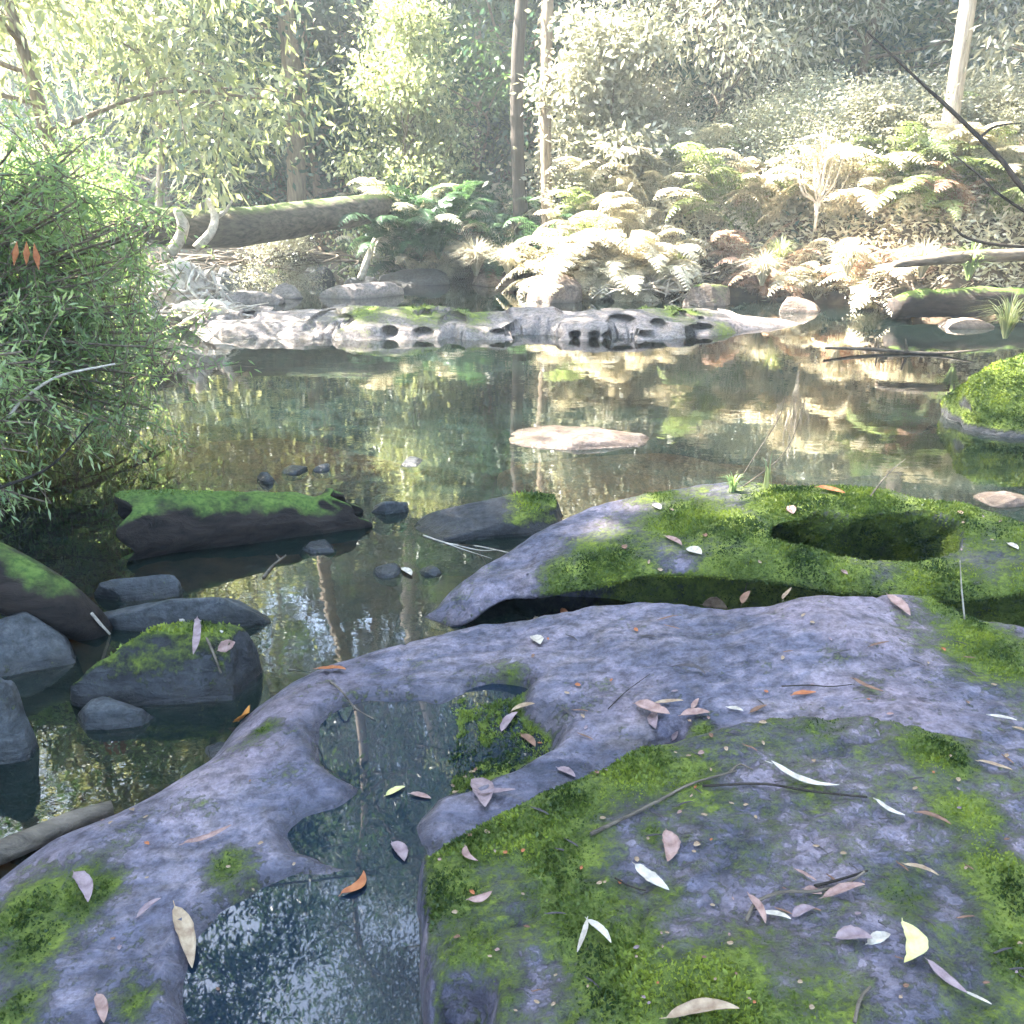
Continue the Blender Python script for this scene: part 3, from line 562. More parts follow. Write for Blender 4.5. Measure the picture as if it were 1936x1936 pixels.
# fallen trunk bridging the far bank
ft = [R(60, 395, 11.8), R(200, 408, 12.3), R(330, 432, 12.9), R(470, 428, 13.3), R(600, 408, 13.8), R(690, 396, 14.2), R(745, 392, 14.8)]
wood('fallen_trunk', 'huge fallen tree trunk spanning the river before the forest', ft, [.20, .23, .26, .27, .24, .21, .17], M_trunk, 50, 22, .13, 5, 'tree trunk')
wood('stump', 'bleached upright branch stub left of the fork on the trunk', [R(322, 478, 12.3), R(340, 450, 12.3), R(346, 425, 12.3), R(332, 393, 12.3)], [.08, .075, .08, .05], M_bleach, 12, 9, .15, 6, 'branch')
wood('stump', 'leaning bleached branch propped against the fallen trunk', [R(370, 470, 12.4), R(398, 440, 12.5), R(406, 410, 12.7), R(392, 378, 12.9)], [.06, .06, .05, .035], M_bleach, 12, 9, .15, 7, 'branch', extra=[([R(404, 415, 12.7), R(425, 400, 12.8), R(440, 378, 12.9)], (.04, .015))])
wood('post', 'slanting bleached stick standing at the shaded shore', [R(682, 528, 14.2), R(695, 490, 14.2), R(710, 452, 14.3)], [.06, .05, .045], M_bleach, 10, 8, .1, 8, 'stick')
def root_tangle(label, c, s, n, seed, mat, rr=(.012, .05), name='root_ball', core=True, cat='roots'):
    rs = np.random.RandomState(seed); parts = []
    if core:
        V, F = ICO[4]; V = V * (1 + .5 * (fbm(V * 2 + seed, 4) - .5)[:, None]) * np.array(s) * [.62, .62, .75]; parts.append((V, [F], {}))
    for i in range(n):
        d = unit(rs.normal(size=(1, 3)))[0]; d[2] = abs(d[2]) * .7 - .1; a = d * np.array(s) * rs.uniform(.2, .5); b = d * np.array(s) * rs.uniform(.9, 1.15)
        m1 = (a + b) / 2 + rs.normal(0, .22, 3) * s; e = b + rs.normal(0, .30, 3) * s; e[2] -= .25 * s[2]
        r = rs.uniform(*rr); P = spline([a, m1, b, e], 12); parts.append(tube(P, np.linspace(r, r * .3, 12), 6, .1, i))
    V, Fs, A = join(parts); return ob(name, mk(name, V, Fs, A, [mat]), loc=c, label=label, cat=cat)
root_tangle('bleached tangled root stump at the left end of the ledge', R(350, 560, 10.6), (.45, .4, .52), 60, 1, M_bleach, (.012, .045))
root_tangle('low mat of bleached roots beside the tall root stump', R(385, 590, 10.2), (.6, .4, .2), 40, 2, M_bleach, (.01, .03))
root_tangle('grey web of roots and sticks below the fallen trunk', R(500, 492, 14.6), (1.3, .6, .30), 50, 3, M_wood, (.015, .05), core=False)
root_tangle('white driftwood branches at the foot of the fern bank', R(1225, 545, 12.6), (.7, .35, .30), 34, 4, M_bleach, (.010, .035), 'driftwood', False, 'driftwood')
root_tangle('dark dangling roots beneath the right bank', R(1700, 560, 10.9), (.42, .3, .36), 60, 5, M_wood, (.008, .03))
wood('log', 'mossy root log lying at the far right waterline', [R(1690, 584, 10.5), R(1740, 572, 10.6), R(1850, 570, 10.7), R(1990, 566, 10.9)], [.13, .17, .16, .15], M_logm, 40, 16, .42, 9)
wood('log', 'pale barked log on the right bank, cut by the picture edge', [R(1690, 500, 10.2), R(1780, 490, 10.3), R(1860, 484, 10.4), R(2080, 478, 10.6)], [.04, .065, .07, .075], M_wood, 20, 12, .15, 10)
wood('branch', 'dark bare limb slanting across the right trunk', [R(1640, 60, 7.6), R(1740, 155, 7.2), R(1805, 215, 7), R(1890, 300, 6.7), R(1960, 385, 6.5), R(2200, 620, 6.2)], [.006, .011, .015, .017, .019, .022], M_bark_d, 30, 7, .1, 11, 'branch', extra=[([R(1850, 262, 6.9), R(1880, 240, 6.9), R(1930, 232, 6.9)], (.012, .004))])
wood('branch', 'thin bare branch below the dark limb at the right edge', [R(1800, 290, 7.4), R(1850, 330, 7.2), R(1900, 375, 7), R(2050, 470, 6.8)], [.005, .008, .010, .012], M_bark_d, 20, 6, .1, 12, 'branch')
wood('branch', 'crooked dark twig above the pale log on the right', [R(1805, 430, 9.6), R(1825, 448, 9.6), R(1880, 462, 9.6), R(1990, 470, 9.6)], [.01, .016, .018, .02], M_bark_d, 14, 6, .1, 13, 'branch')
wood('stick', 'thin stick lying in the water before the right bank', [R(1560, 658, 8.4), R(1640, 660, 8.5), R(1760, 668, 8.4), R(1850, 662, 8.3)], [.012, .018, .016, .008], M_wood, 16, 6, .15, 14, 'stick', extra=[([R(1715, 664, 8.4), R(1712, 640, 8.4)], (.015, .006)), ([R(1660, 660, 8.5), R(1662, 640, 8.5)], (.012, .004))])
# bleached twiggy dead shrub on the right bank
rs = np.random.RandomState(8); parts = []
b0 = R(1546, 385, 12.4)
for i in range(26):
    a = rs.uniform(-1, 1); tp = b0 + np.array([a * .34, rs.uniform(-.2, .2), rs.uniform(.55, 1.05) * (1 - .45 * abs(a))]); mid = b0 + (tp - b0) * .5 + [a * .07, 0, -.06]
    parts.append(tube(spline([b0 - [0, 0, .35], b0 + [a * .03, 0, 0], mid, tp], 9), np.linspace(.022, .005, 9), 5))
V, Fs, A = join(parts); ob('dead_shrub', mk('dead_shrub', V - b0, Fs, A, [M_bleach]), loc=b0, label='bleached leafless shrub standing upright on the right bank', cat='shrub')

# ---------------------------------------------------------------- trees
def tree_geo(seed, H, r0, cb, spread, nl, npc, ll, lw, droop=.2, crad=.5, lean=.04, sub=4, wig=.3, up=.5):
    rs = np.random.RandomState(seed); tp = [np.zeros(3)]
    for i in range(1, 7):
        tp.append(np.array([rs.normal(0, lean * H * .15) * i ** .7, rs.normal(0, lean * H * .15) * i ** .7, H * i / 6]))
    P = spline(tp, 26); P[0, 2] -= .3; rad = r0 * (1 - np.linspace(0, 1, 26) * .85) ** .9; rad[0] *= 1.35; rad[1] *= 1.12
    wood_ = [tube(P, rad, 10, .10, seed)]; C = []
    for i in range(nl):
        f = cb + (1 - cb) * ((i + rs.rand()) / nl) ** .9; q = P[min(25, int(f * 25))]; az = rs.uniform(0, 2 * math.pi); L = spread * (1.15 - .75 * (f - cb) / (1 - cb + 1e-6)) * rs.uniform(.6, 1.1)
        e = q + np.array([math.cos(az) * L, math.sin(az) * L, L * up * rs.uniform(.2, 1.3)]); m = (q + e) / 2 + rs.normal(0, .1 * L, 3)
        B = spline([q, m, e], 10); rr = rad[min(25, int(f * 25))] * .45; wood_.append(tube(B, np.linspace(rr, rr * .2 + .004, 10), 6))
        for k in range(sub):
            g = rs.uniform(.35, 1); s0 = B[int(g * 9)]; s1 = s0 + unit(rs.normal(size=(1, 3)) * [1, 1, .6])[0] * L * .38
            wood_.append(tube(spline([s0, (s0 + s1) / 2 + [0, 0, .05], s1], 5), np.linspace(rr * .3 + .003, .004, 5), 4, cap=False)); C += [s1, (s0 + s1) / 2]
        C.append(e)
    C.append(P[-1]); C = np.array(C); n = len(C) * npc; idx = np.repeat(np.arange(len(C)), npc)
    ctr = C[idx] + rs.normal(0, 1, (n, 3)) * crad * [1, 1, .62] * (.55 + .9 * rs.rand(len(C)))[idx][:, None]
    D = rs.normal(size=(n, 3)) * wig * 2 + unit(ctr - C[idx]) * .7 + [0, 0, -droop]
    tint = np.clip(.45 + rs.normal(0, .16, len(C))[idx] + rs.normal(0, .17, n), 0, 1)
    return join(wood_), leafmesh(ctr, D, ll * rs.uniform(.6, 1.25, n), lw * rs.uniform(.7, 1.2, n), rs, tint=tint)
PROTO = {}
def proto(key, *a, **k):
    w, l = tree_geo(*a, **k); PROTO[key] = (mk('trunk', w[0], w[1], mats=[M_bark_m]), mk('crown', l[0], l[1], l[2], mats=[M_leaf_mid]))
proto('gum', 1, 21, .20, .50, 3.6, 16, 80, .22, .06, .7, .48, up=.5)
proto('gum2', 2, 24, .24, .55, 4.2, 15, 85, .22, .06, .7, .52, up=.6)
proto('over', 9, 21, .20, .38, 6.5, 24, 95, .26, .08, .7, .38, up=.35)
proto('bushy', 3, 6, .09, .05, 2.3, 24, 62, .17, .075, .15, .36)
proto('bushy2', 4, 7.5, .11, .10, 2.6, 24, 66, .16, .065, .4, .38, up=.7)
proto('bushy3', 5, 4.5, .07, .02, 1.8, 22, 70, .13, .06, .1, .30, up=.8)
proto('shrub', 6, 2.2, .035, .02, 1.1, 18, 60, .075, .032, .1, .24, up=.9)
proto('broad', 7, 3.0, .04, .15, 1.3, 20, 60, .14, .065, .3, .24, up=.6)
proto('wattle', 8, 5.5, .07, .25, 2.4, 22, 80, .15, .042, .6, .34, up=.35)
_matv = {}
def var(key, i, leafm, barkm):
    k = (key, i, leafm.name, barkm.name)
    if k not in _matv:
        tr, cr = PROTO[key]; a = tr.copy(); a.materials[0] = barkm; b = cr.copy(); b.materials[0] = leafm; _matv[k] = (a, b)
    return _matv[k]
# share mesh data, colour by object-level material slots
def tree(key, x, y, label, group=None, leafm=None, barkm=None, sc=1., rz=None, name='tree', cat='tree', z=None, szx=1.):
    z = g1(x, y) if z is None else z; e = ob(name, None, None, (x, y, z - .05), label, cat, group, rz=random.uniform(0, 6.28) if rz is None else rz, sc=(sc * szx, sc * szx, sc))
    tr, cr = PROTO[key]; a = ob('trunk', tr, e); b = ob('crown', cr, e)
    for o_, m_ in ((a, barkm or M_bark_m), (b, leafm or M_leaf_mid)):
        o_.material_slots[0].link = 'OBJECT'; o_.material_slots[0].material = m_
    return e
random.seed(4)
def at(px, Y): return R(px, 300, Y)[0]
# the trees one can single out
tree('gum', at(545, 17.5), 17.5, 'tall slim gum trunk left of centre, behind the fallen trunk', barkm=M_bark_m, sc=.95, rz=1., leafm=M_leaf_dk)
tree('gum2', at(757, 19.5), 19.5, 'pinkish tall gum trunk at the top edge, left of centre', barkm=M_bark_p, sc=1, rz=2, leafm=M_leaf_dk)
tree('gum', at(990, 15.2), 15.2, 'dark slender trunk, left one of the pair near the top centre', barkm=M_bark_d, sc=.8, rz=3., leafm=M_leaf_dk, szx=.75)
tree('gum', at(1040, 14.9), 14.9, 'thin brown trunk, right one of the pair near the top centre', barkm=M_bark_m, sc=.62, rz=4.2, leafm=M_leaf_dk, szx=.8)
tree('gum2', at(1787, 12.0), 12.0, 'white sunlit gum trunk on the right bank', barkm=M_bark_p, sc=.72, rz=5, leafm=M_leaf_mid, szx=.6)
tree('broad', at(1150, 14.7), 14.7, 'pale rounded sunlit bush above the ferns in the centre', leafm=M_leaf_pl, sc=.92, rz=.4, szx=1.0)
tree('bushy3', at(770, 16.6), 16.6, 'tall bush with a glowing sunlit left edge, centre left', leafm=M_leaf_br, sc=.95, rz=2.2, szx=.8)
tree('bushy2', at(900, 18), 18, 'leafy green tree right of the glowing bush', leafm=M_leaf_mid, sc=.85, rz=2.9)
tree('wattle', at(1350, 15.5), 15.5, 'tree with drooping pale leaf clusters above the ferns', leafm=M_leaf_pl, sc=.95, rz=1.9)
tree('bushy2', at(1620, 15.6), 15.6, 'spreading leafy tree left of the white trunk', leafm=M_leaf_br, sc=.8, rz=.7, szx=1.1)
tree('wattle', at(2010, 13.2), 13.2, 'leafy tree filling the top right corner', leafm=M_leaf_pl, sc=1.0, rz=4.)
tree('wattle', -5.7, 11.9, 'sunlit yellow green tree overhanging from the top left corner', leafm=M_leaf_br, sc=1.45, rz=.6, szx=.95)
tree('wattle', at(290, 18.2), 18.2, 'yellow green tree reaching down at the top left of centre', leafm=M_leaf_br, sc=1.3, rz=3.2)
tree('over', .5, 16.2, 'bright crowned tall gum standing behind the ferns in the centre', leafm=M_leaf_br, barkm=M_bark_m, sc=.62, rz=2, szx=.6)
tree('shrub', at(505, 14.2), 14.4, 'small pale shrub growing behind the fallen trunk', leafm=M_leaf_pl, sc=.55, rz=1)
# shaded forest behind
GF = 'dense trees of the shaded forest behind the far bank'; k = 0
for row, (yy, n, x0, x1) in enumerate([(19.5, 9, -11, 8), (22.5, 11, -14, 13), (26.5, 12, -17, 18), (31, 13, -21, 22), (37, 13, -26, 27)]):
    for i in range(n):
        x = x0 + (x1 - x0) * (i + random.uniform(.2, .8)) / n; y = yy + random.uniform(-1.2, 1.2)
        if row == 0 and sdf(np.array([x]), np.array([y]), RIV)[0] > -.8: y += 2.2
        key = random.choice(['bushy', 'bushy2', 'bushy3' if row < 1 else 'bushy'])
        px_ = 968 + FPX * x / (y * cp); zn = 'outside the left edge' if px_ < 0 else 'behind the left foliage' if px_ < 330 else 'behind the fallen trunk' if px_ < 660 else 'behind the glowing bush' if px_ < 900 else 'behind the pair of thin trunks' if px_ < 1200 else 'above the ferns' if px_ < 1560 else 'near the white gum trunk' if px_ < 1936 else 'outside the right edge'
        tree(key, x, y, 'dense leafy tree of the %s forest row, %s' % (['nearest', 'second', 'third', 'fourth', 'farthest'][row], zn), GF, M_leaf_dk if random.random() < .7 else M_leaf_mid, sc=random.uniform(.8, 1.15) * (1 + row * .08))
GG = 'tall gum trees rising out of the forest'
for (x, y) in [(-13, 26), (-5.2, 27), (-3.4, 22), (-1.0, 29), (3.6, 23), (6.5, 27), (9.5, 22), (12, 18), (13, 28), (-12, 31), (-7, 34), (-2, 36), (2, 34), (7, 35), (17, 24), (-18, 26), (11, 12), (12.5, 6)]:
    tree(random.choice(['gum', 'gum2']), x, y, 'tall gum tree rising out of the forest beyond the river', GG, M_leaf_dk, random.choice([M_bark_m, M_bark_p, M_bark_d]), sc=random.uniform(.7, .98))
GS = 'big trees on the near left bank that shade the slabs'
for (k_, x, y, s) in [('gum', -6.4, 2.6, .62), ('gum2', -7.6, 4.2, .6), ('bushy2', -6.2, 3.5, 1.38), ('bushy2', -6.3, 1.6, 1.3), ('bushy', -8.4, 4.3, 1.6), ('bushy2', -7.2, 4.9, 1.5), ('bushy2', -9.5, 2.6, 1.7), ('bushy', -7.0, .8, 1.3), ('gum', -9, 2, .8), ('bushy2', -8.6, -1, 1.4), ('gum2', -6.8, -2, .7), ('gum', -11, 6, .9)]:
    tree(k_, x, y, 'big leafy tree on the near left bank shading the slabs', GS, M_leaf_mid, M_bark_d, sc=s, szx=.75 if y > 3 else 1)
GO = 'high gum trees whose crowns reach over the river'
for (x, y, s, rz_) in [(-5.6, 8.6, .62, 0), (-6.2, 11.2, .60, 2), (7.6, 6.2, .66, 1), (8.2, 9.4, .7, 3), (7.2, 3.4, .62, 4), (-5.2, -1.5, .6, 5), (-3.4, -4.5, .6, 1), (1.5, -5.5, .65, 2), (5.8, -1.2, .6, 3), (4.6, -4.5, .6, 4), (-7, -5, .7, 0), (-.5, -8, .7, 1)]:
    tree('over', x, y, 'high gum tree whose crown reaches over the river', GO, M_leaf_mid, M_bark_m, sc=s, rz=rz_)
for (x, y, s) in [(-4.6, 20.5, .8), (-2.6, 24, .9), (-.8, 20.8, .85), (.9, 23.2, .95), (2.2, 20.2, .8), (4.1, 25, .95), (-6.6, 23, .9), (5.6, 20.4, .85), (-1.6, 32, 1), (7.6, 23.4, .9), (0, 26, 1.), (3, 29, 1), (-4.8, 30, 1), (-8.8, 27, 1)]:
    tree('over' if random.random() < .5 else 'gum', x, y, 'tall gum tree rising out of the forest beyond the river', GG, M_leaf_dk, random.choice([M_bark_m, M_bark_d]), sc=s * .95, szx=.5 if -7 < x < .5 else 1)
GR = 'trees on the near right bank'
for (k_, x, y, s) in [('bushy2', 8.5, 8.2, .9), ('gum2', 8, 3, .8), ('bushy', 9.5, 5, 1.), ('bushy', 8, -2, 1.2), ('gum', 6.8, 0, .8), ('bushy2', 10, 11, 1.1)]:
    tree(k_, x, y, 'leafy tree on the near right bank outside the picture', GR, M_leaf_mid, M_bark_m, sc=s)

# near left shrub, fine leaved
def spray_shrub(label, root, tips, nl, ll, lw, mat, barkm, seed, rs_t=.16, name='shrub', nsub=9, hang=.3):
    rs = np.random.RandomState(seed); e = ob(name, None, None, root, label, 'shrub'); wp = []; B = []; D = []
    root = np.asarray(root)
    for tpt in tips:
        tpt = np.asarray(tpt); m = root * .45 + tpt * .55 + [0, 0, .22]; P = spline([root, m, tpt], 16); wp.append(tube(P, np.linspace(.018, .004, 16), 5))
        for k in range(nsub):
            s0 = P[rs.randint(6, 16)]; s1 = s0 + rs.normal(0, rs_t * 1.3, 3); s1[2] -= rs.uniform(-.1, 1) * hang * .5
            q = spline([s0, (s0 + s1) / 2 + [0, 0, .03], s1], 6); wp.append(tube(q, np.linspace(.004, .0015, 6), 3, cap=False))
            j = rs.rand(nl) * 4.99; a = q[j.astype(int)]; b = q[j.astype(int) + 1]; c = a + (b - a) * (j % 1)[:, None]
            c = c + rs.normal(0, .022, (nl, 3)); B.append(c); D.append(unit((s1 - s0)[None] + 0) * .7 + rs.normal(0, .55, (nl, 3)) + [0, 0, -.15])
    B = np.concatenate(B) - root; D = np.concatenate(D); n = len(B); tn = np.clip(fbm((B + 9) * 3, 3) * 1.6 - .35 + rs.normal(0, .16, n), 0, 1)
    V, F, A = leafmesh(B, D, ll * rs.uniform(.6, 1.3, n), lw, rs, tint=tn); ob('foliage', mk('foliage', V, F, A, [mat]), e)
    V, F, A = join(wp); ob('branches', mk('branches', V - root, F, A, [barkm]), e); return e
rs = np.random.RandomState(12); tips = []
for i in range(190):
    py = rs.uniform(270, 830); pxr = 190 if py < 400 else 310 if py < 620 else 370 - (py - 620) * .35
    px = rs.uniform(-190, pxr - 45) if rs.rand() < .6 else pxr - rs.exponential(60) - 25; tips.append(R(px, py, rs.uniform(4.0, 5.9)))
tips = [t for t in tips if t[2] > .12]
spray_shrub('fine leaved bright green shrub leaning over the water on the left', (-3.75, 5.1, .1), tips, 27, .05, .011, M_leaf_sh, M_bark_m, 3)
rs = np.random.RandomState(13)
spray_shrub('lower fine leaved shrub touching the water at the left edge', (-3.7, 3.7, .1), [R(rs.uniform(-260, 110), rs.uniform(640, 960), rs.uniform(3.4, 4.2)) for i in range(46)], 34, .045, .011, M_leaf_sh, M_bark_m, 4)
rs = np.random.RandomState(14)
spray_shrub('second green shrub rising behind the leaning one on the left', (-5.0, 8.0, .5), [R(rs.uniform(-100, 260), rs.uniform(300, 560), rs.uniform(7, 8.6)) for i in range(80)], 34, .07, .02, M_leaf_sh, M_bark_m, 5, .25)
wood('branch', 'pale bare stick caught in the left shrub', [R(15, 790, 3.6), R(45, 755, 3.65), R(110, 712, 3.7), R(218, 688, 3.8)], [.007, .007, .006, .004], M_bleach, 14, 6, .1, 21, 'branch')
wood('branch', 'thin dark bare branch over the water at the left edge', [R(-90, 960, 3.2), R(0, 922, 3.25), R(95, 882, 3.3), R(175, 795, 3.35)], [.009, .007, .005, .003], M_bark_d, 14, 6, .1, 22, 'branch')

# ---------------------------------------------------------------- ferns, grass
def frond(seed, L, arch, npin=22, wf=.32, leaflets=6):
    rs = np.random.RandomState(seed); t = np.linspace(0, 1, npin + 4); P = np.stack([t * L * .85, 0 * t, L * (arch[0] * t - arch[1] * t * t)], 1)
    parts = [tube(P, np.linspace(.006, .0015, len(t)), 4, cap=False)]; parts[0][2]['tint'] = np.full(len(parts[0][0]), .3); B = []; D = []; LL = []
    for i in range(3, npin + 3):
        f = t[i]; pl = wf * L * (1 - f) ** .75 * min(1, .55 + f * 2.2)
        tg = P[i + 1] - P[i]; tg /= np.linalg.norm(tg)
        for s in (-1, 1):
            d = tg * .35 + np.array([0, s, 0]) + [0, 0, rs.uniform(-.25, .1)]; d /= np.linalg.norm(d)
            for j in range(leaflets):
                g = (j + .5) / leaflets; b = P[i] + d * pl * g - np.array([0, 0, .25 * pl * g * g]); w = pl * .30 * (1 - g * .75)
                for s2 in (-1, 1): B.append(b); D.append(tg * s2 + d * .55 + rs.normal(0, .08, 3)); LL.append(w + .006)
            B.append(P[i] + d * pl * .1); D.append(d - [0, 0, .12]); LL.append(pl)
    B = np.array(B); D = np.array(D); LL = np.array(LL); Sd = np.cross(unit(D), [0, 0, 1.]); Sd = unit(Sd); n = len(B); D = unit(D); w = np.minimum(LL * .4, .011)[:, None]; L1 = LL[:, None]
    V = np.stack([B, B + D * L1 * .4 + Sd * w, B + D * L1 - [0, 0, .004], B + D * L1 * .4 - Sd * w], 1).reshape(-1, 3)
    parts.append((V, [np.arange(n)[:, None] * 4 + np.arange(4)], {'tint': np.repeat(np.clip(rs.normal(.5, .25, n), 0, 1), 4)})); return join(parts)
FR = []
for i, ar in enumerate([(1.7, 1.15), (1.35, 1.15), (2.0, 1.4)]):
    V, F, A = frond(i, 1., ar); FR.append(mk('frond', V, F, A, [M_fern]))
def fern(x, y, label, group, mat=M_fern, sc=.8, n=9, z=None, tilt=0, face=None):
    z = g1(x, y) if z is None else z; e = ob('fern', None, None, (x, y, z), label, 'fern', group)
    for i in range(n):
        az = random.uniform(0, 6.28) if face is None else face + random.uniform(-1.5, 1.5)
        o_ = ob('frond', random.choice(FR), e, (0, 0, 0), rz=az, sc=sc * random.uniform(.7, 1.15)); o_.rotation_euler = (random.uniform(-.2, .2), random.uniform(-.35, .25) + tilt, az)
        o_.material_slots[0].link = 'OBJECT'; o_.material_slots[0].material = mat
    return e
for (px, Y_, s_) in [(735, 14.6, 1.2), (765, 14.9, 1.3), (790, 14.4, 1.1), (748, 15.3, 1.4), (820, 15.0, 1.2)]:
    fern(at(px, Y_), Y_, 'green fern at the right end of the fallen trunk', 'ferns at the end of the fallen trunk', M_fern_d if px != 765 else M_fern, s_, 11, z=max(g1(at(px, Y_), Y_), .45))
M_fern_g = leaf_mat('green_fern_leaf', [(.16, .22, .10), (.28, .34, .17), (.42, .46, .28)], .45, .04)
GFN = 'sunlit bracken ferns on the right bank'
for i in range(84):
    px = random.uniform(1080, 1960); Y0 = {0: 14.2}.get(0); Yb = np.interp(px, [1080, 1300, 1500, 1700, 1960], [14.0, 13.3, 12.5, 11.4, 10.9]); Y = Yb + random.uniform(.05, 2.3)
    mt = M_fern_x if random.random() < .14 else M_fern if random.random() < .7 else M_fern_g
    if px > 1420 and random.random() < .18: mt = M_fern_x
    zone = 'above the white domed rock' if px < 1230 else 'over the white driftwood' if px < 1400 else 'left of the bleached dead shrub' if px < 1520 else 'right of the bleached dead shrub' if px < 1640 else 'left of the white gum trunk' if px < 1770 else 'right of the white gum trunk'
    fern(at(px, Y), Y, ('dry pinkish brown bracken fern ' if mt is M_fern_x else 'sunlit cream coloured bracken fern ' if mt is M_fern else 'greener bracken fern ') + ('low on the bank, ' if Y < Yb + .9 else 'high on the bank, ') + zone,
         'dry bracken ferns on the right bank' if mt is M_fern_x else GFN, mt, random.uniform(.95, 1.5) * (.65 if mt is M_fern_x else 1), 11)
for i in range(16):
    px = random.uniform(1090, 1230); Y = random.uniform(13.1, 14.0); fern(at(px, Y), Y, 'fern arching down to the white rock at the foot of the bank', 'ferns arching over the waterline', M_fern, random.uniform(.95, 1.4), 10, z=g1(at(px, Y), Y) + .25, tilt=.25, face=-2.2)
for i in range(18):
    px = random.uniform(690, 1080); Y = np.interp(px, [690, 1080], [16.6, 14.5]) + random.uniform(0, 1.6); x = at(px, Y)
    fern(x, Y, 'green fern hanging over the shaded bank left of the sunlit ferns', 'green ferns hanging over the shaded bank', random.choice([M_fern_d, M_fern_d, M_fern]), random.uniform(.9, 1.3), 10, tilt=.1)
for i in range(12):
    px = [1130, 1210, 1330, 1420, 1500, 1600, 1660, 1700, 1860, 1890, 1930, 1560][i]; Y = np.interp(px, [1080, 1500, 1960], [15.2, 14, 12.2]) + random.uniform(-.6, .8)
    tree('shrub', at(px, Y), Y, 'pale sunlit shrub among the bracken ' + ['above the white domed rock, lower one', 'above the white domed rock, right one', 'over the driftwood', 'well left of the bleached dead shrub', 'directly left of the bleached dead shrub', 'right of the bleached dead shrub', 'midway from dead shrub to white trunk', 'just left of the white gum trunk', 'right of the white gum trunk', 'under the dark slanting limb', 'at the right edge', 'behind the bleached dead shrub'][i], 'pale shrubs among the bracken', M_leaf_pl, M_bark_p, sc=random.uniform(.5, .75), name='shrub', cat='shrub', szx=1.25)
def tuft(label, loc, n, h, seed, mat=M_grass, wd=.006, spread=.5, group=None, cat='grass', name='grass_tuft'):
    rs = np.random.RandomState(seed); parts = []
    for i in range(n):
        az = rs.uniform(0, 6.28); d = np.array([math.cos(az), math.sin(az), 0]); L = h * rs.uniform(.5, 1.15); sp_ = rs.uniform(.1, 1) * spread
        P = spline([d * .02 * rs.rand(), d * sp_ * L * .4 + [0, 0, L * .6], d * sp_ * L * 1.1 + [0, 0, L * (.95 - .5 * sp_)]], 6); sd_ = np.array([-d[1], d[0], 0]) * wd
        w = np.array([1, 1, .85, .65, .4, .05])[:, None]; V = np.concatenate([P - sd_ * w, P + sd_ * w]); k = np.arange(5); parts.append((V, [np.stack([k, k + 6, k + 7, k + 1], 1)], {'tint': np.full(12, rs.rand())}))
    V, F, A = join(parts); return ob(name, mk(name, V, F, A, [mat]), loc=loc, label=label, cat=cat, group=group)
tuft('glowing round grass clump at the shore, centre', R(900, 522, 14.0), 900, .62, 1, M_fern, .007, 1.0)
for q_, (px, py, Y_, L_) in enumerate([(960, 520, 13.9, 'pale grass clump between the glowing one and the white domed rock'), (1440, 540, 12.0, 'pale grass clump hanging above the dark undercut bank'), (1600, 520, 11.4, 'pale grass clump above the yellowish mossy rock'), (1740, 525, 10.9, 'pale grass clump above the mossy root log')]):
    tuft(L_, R(px, py, Y_), 420, .5, 20 + q_, M_fern, .007, 1.0)
tuft('long green grass tuft hanging beside the right log', R(1830, 530, 10.4), 120, .5, 2, M_leaf_sh, .007, .9)
tuft('strappy grass on the undercut bank in the sun', R(1470, 510, 12.2), 160, .5, 3, M_grass, .007, 1.0)
tuft('grass spilling from the bank beneath the bracken', R(1280, 520, 12.9), 160, .45, 4, M_grass, .007, 1.0)
tuft('grass hanging over the shaded shore left of the glowing clump', R(830, 490, 15.2), 200, .6, 5, M_leaf_mid, .007, 1.0)
tuft('dry grass tussock above the waterline at the right edge', R(1900, 640, 8.6), 160, .5, 6, M_grass, .005, .9)
# ground cover on the banks
def cover(name, n, seed, rng, mat, ll, lw, hmax, label=None):
    rs = np.random.RandomState(seed); x = rs.uniform(rng[0], rng[1], n * 3); y = rs.uniform(rng[2], rng[3], n * 3); k = sdf(x, y, RIV) < -.02; x, y = x[k][:n], y[k][:n]
    z = gz(x, y); d = fbm2(x, y, .7, 3, seed); h = rs.rand(len(x)) ** 1.6 * hmax * np.clip(d * 2.4 - .5, .05, 1.3)
    B = np.stack([x, y, z + h], 1); D = rs.normal(0, 1, (len(x), 3)) * [1, 1, .5] + [0, 0, .3]; tn = np.clip(d + rs.normal(0, .2, len(x)), 0, 1)
    V, F, A = leafmesh(B, D, ll * rs.uniform(.6, 1.3, len(x)), lw, rs, tint=tn); ob(name, mk(name, V, F, A, [mat]), kind='stuff', label=label)
cover('undergrowth', 70000, 61, (-14, 12, 12, 26), M_leaf_dk, .10, .045, .9)
cover('undergrowth', 80000, 62, (-.3, 11, 9.5, 14.3), M_fern, .11, .035, .8)
cover('leaf_litter', 40000, 63, (-8, 11, 2, 20), M_fern_x, .08, .025, .06)
cover('undergrowth', 30000, 64, (-9, -3.5, 1, 14), M_leaf_sh, .07, .03, .7)

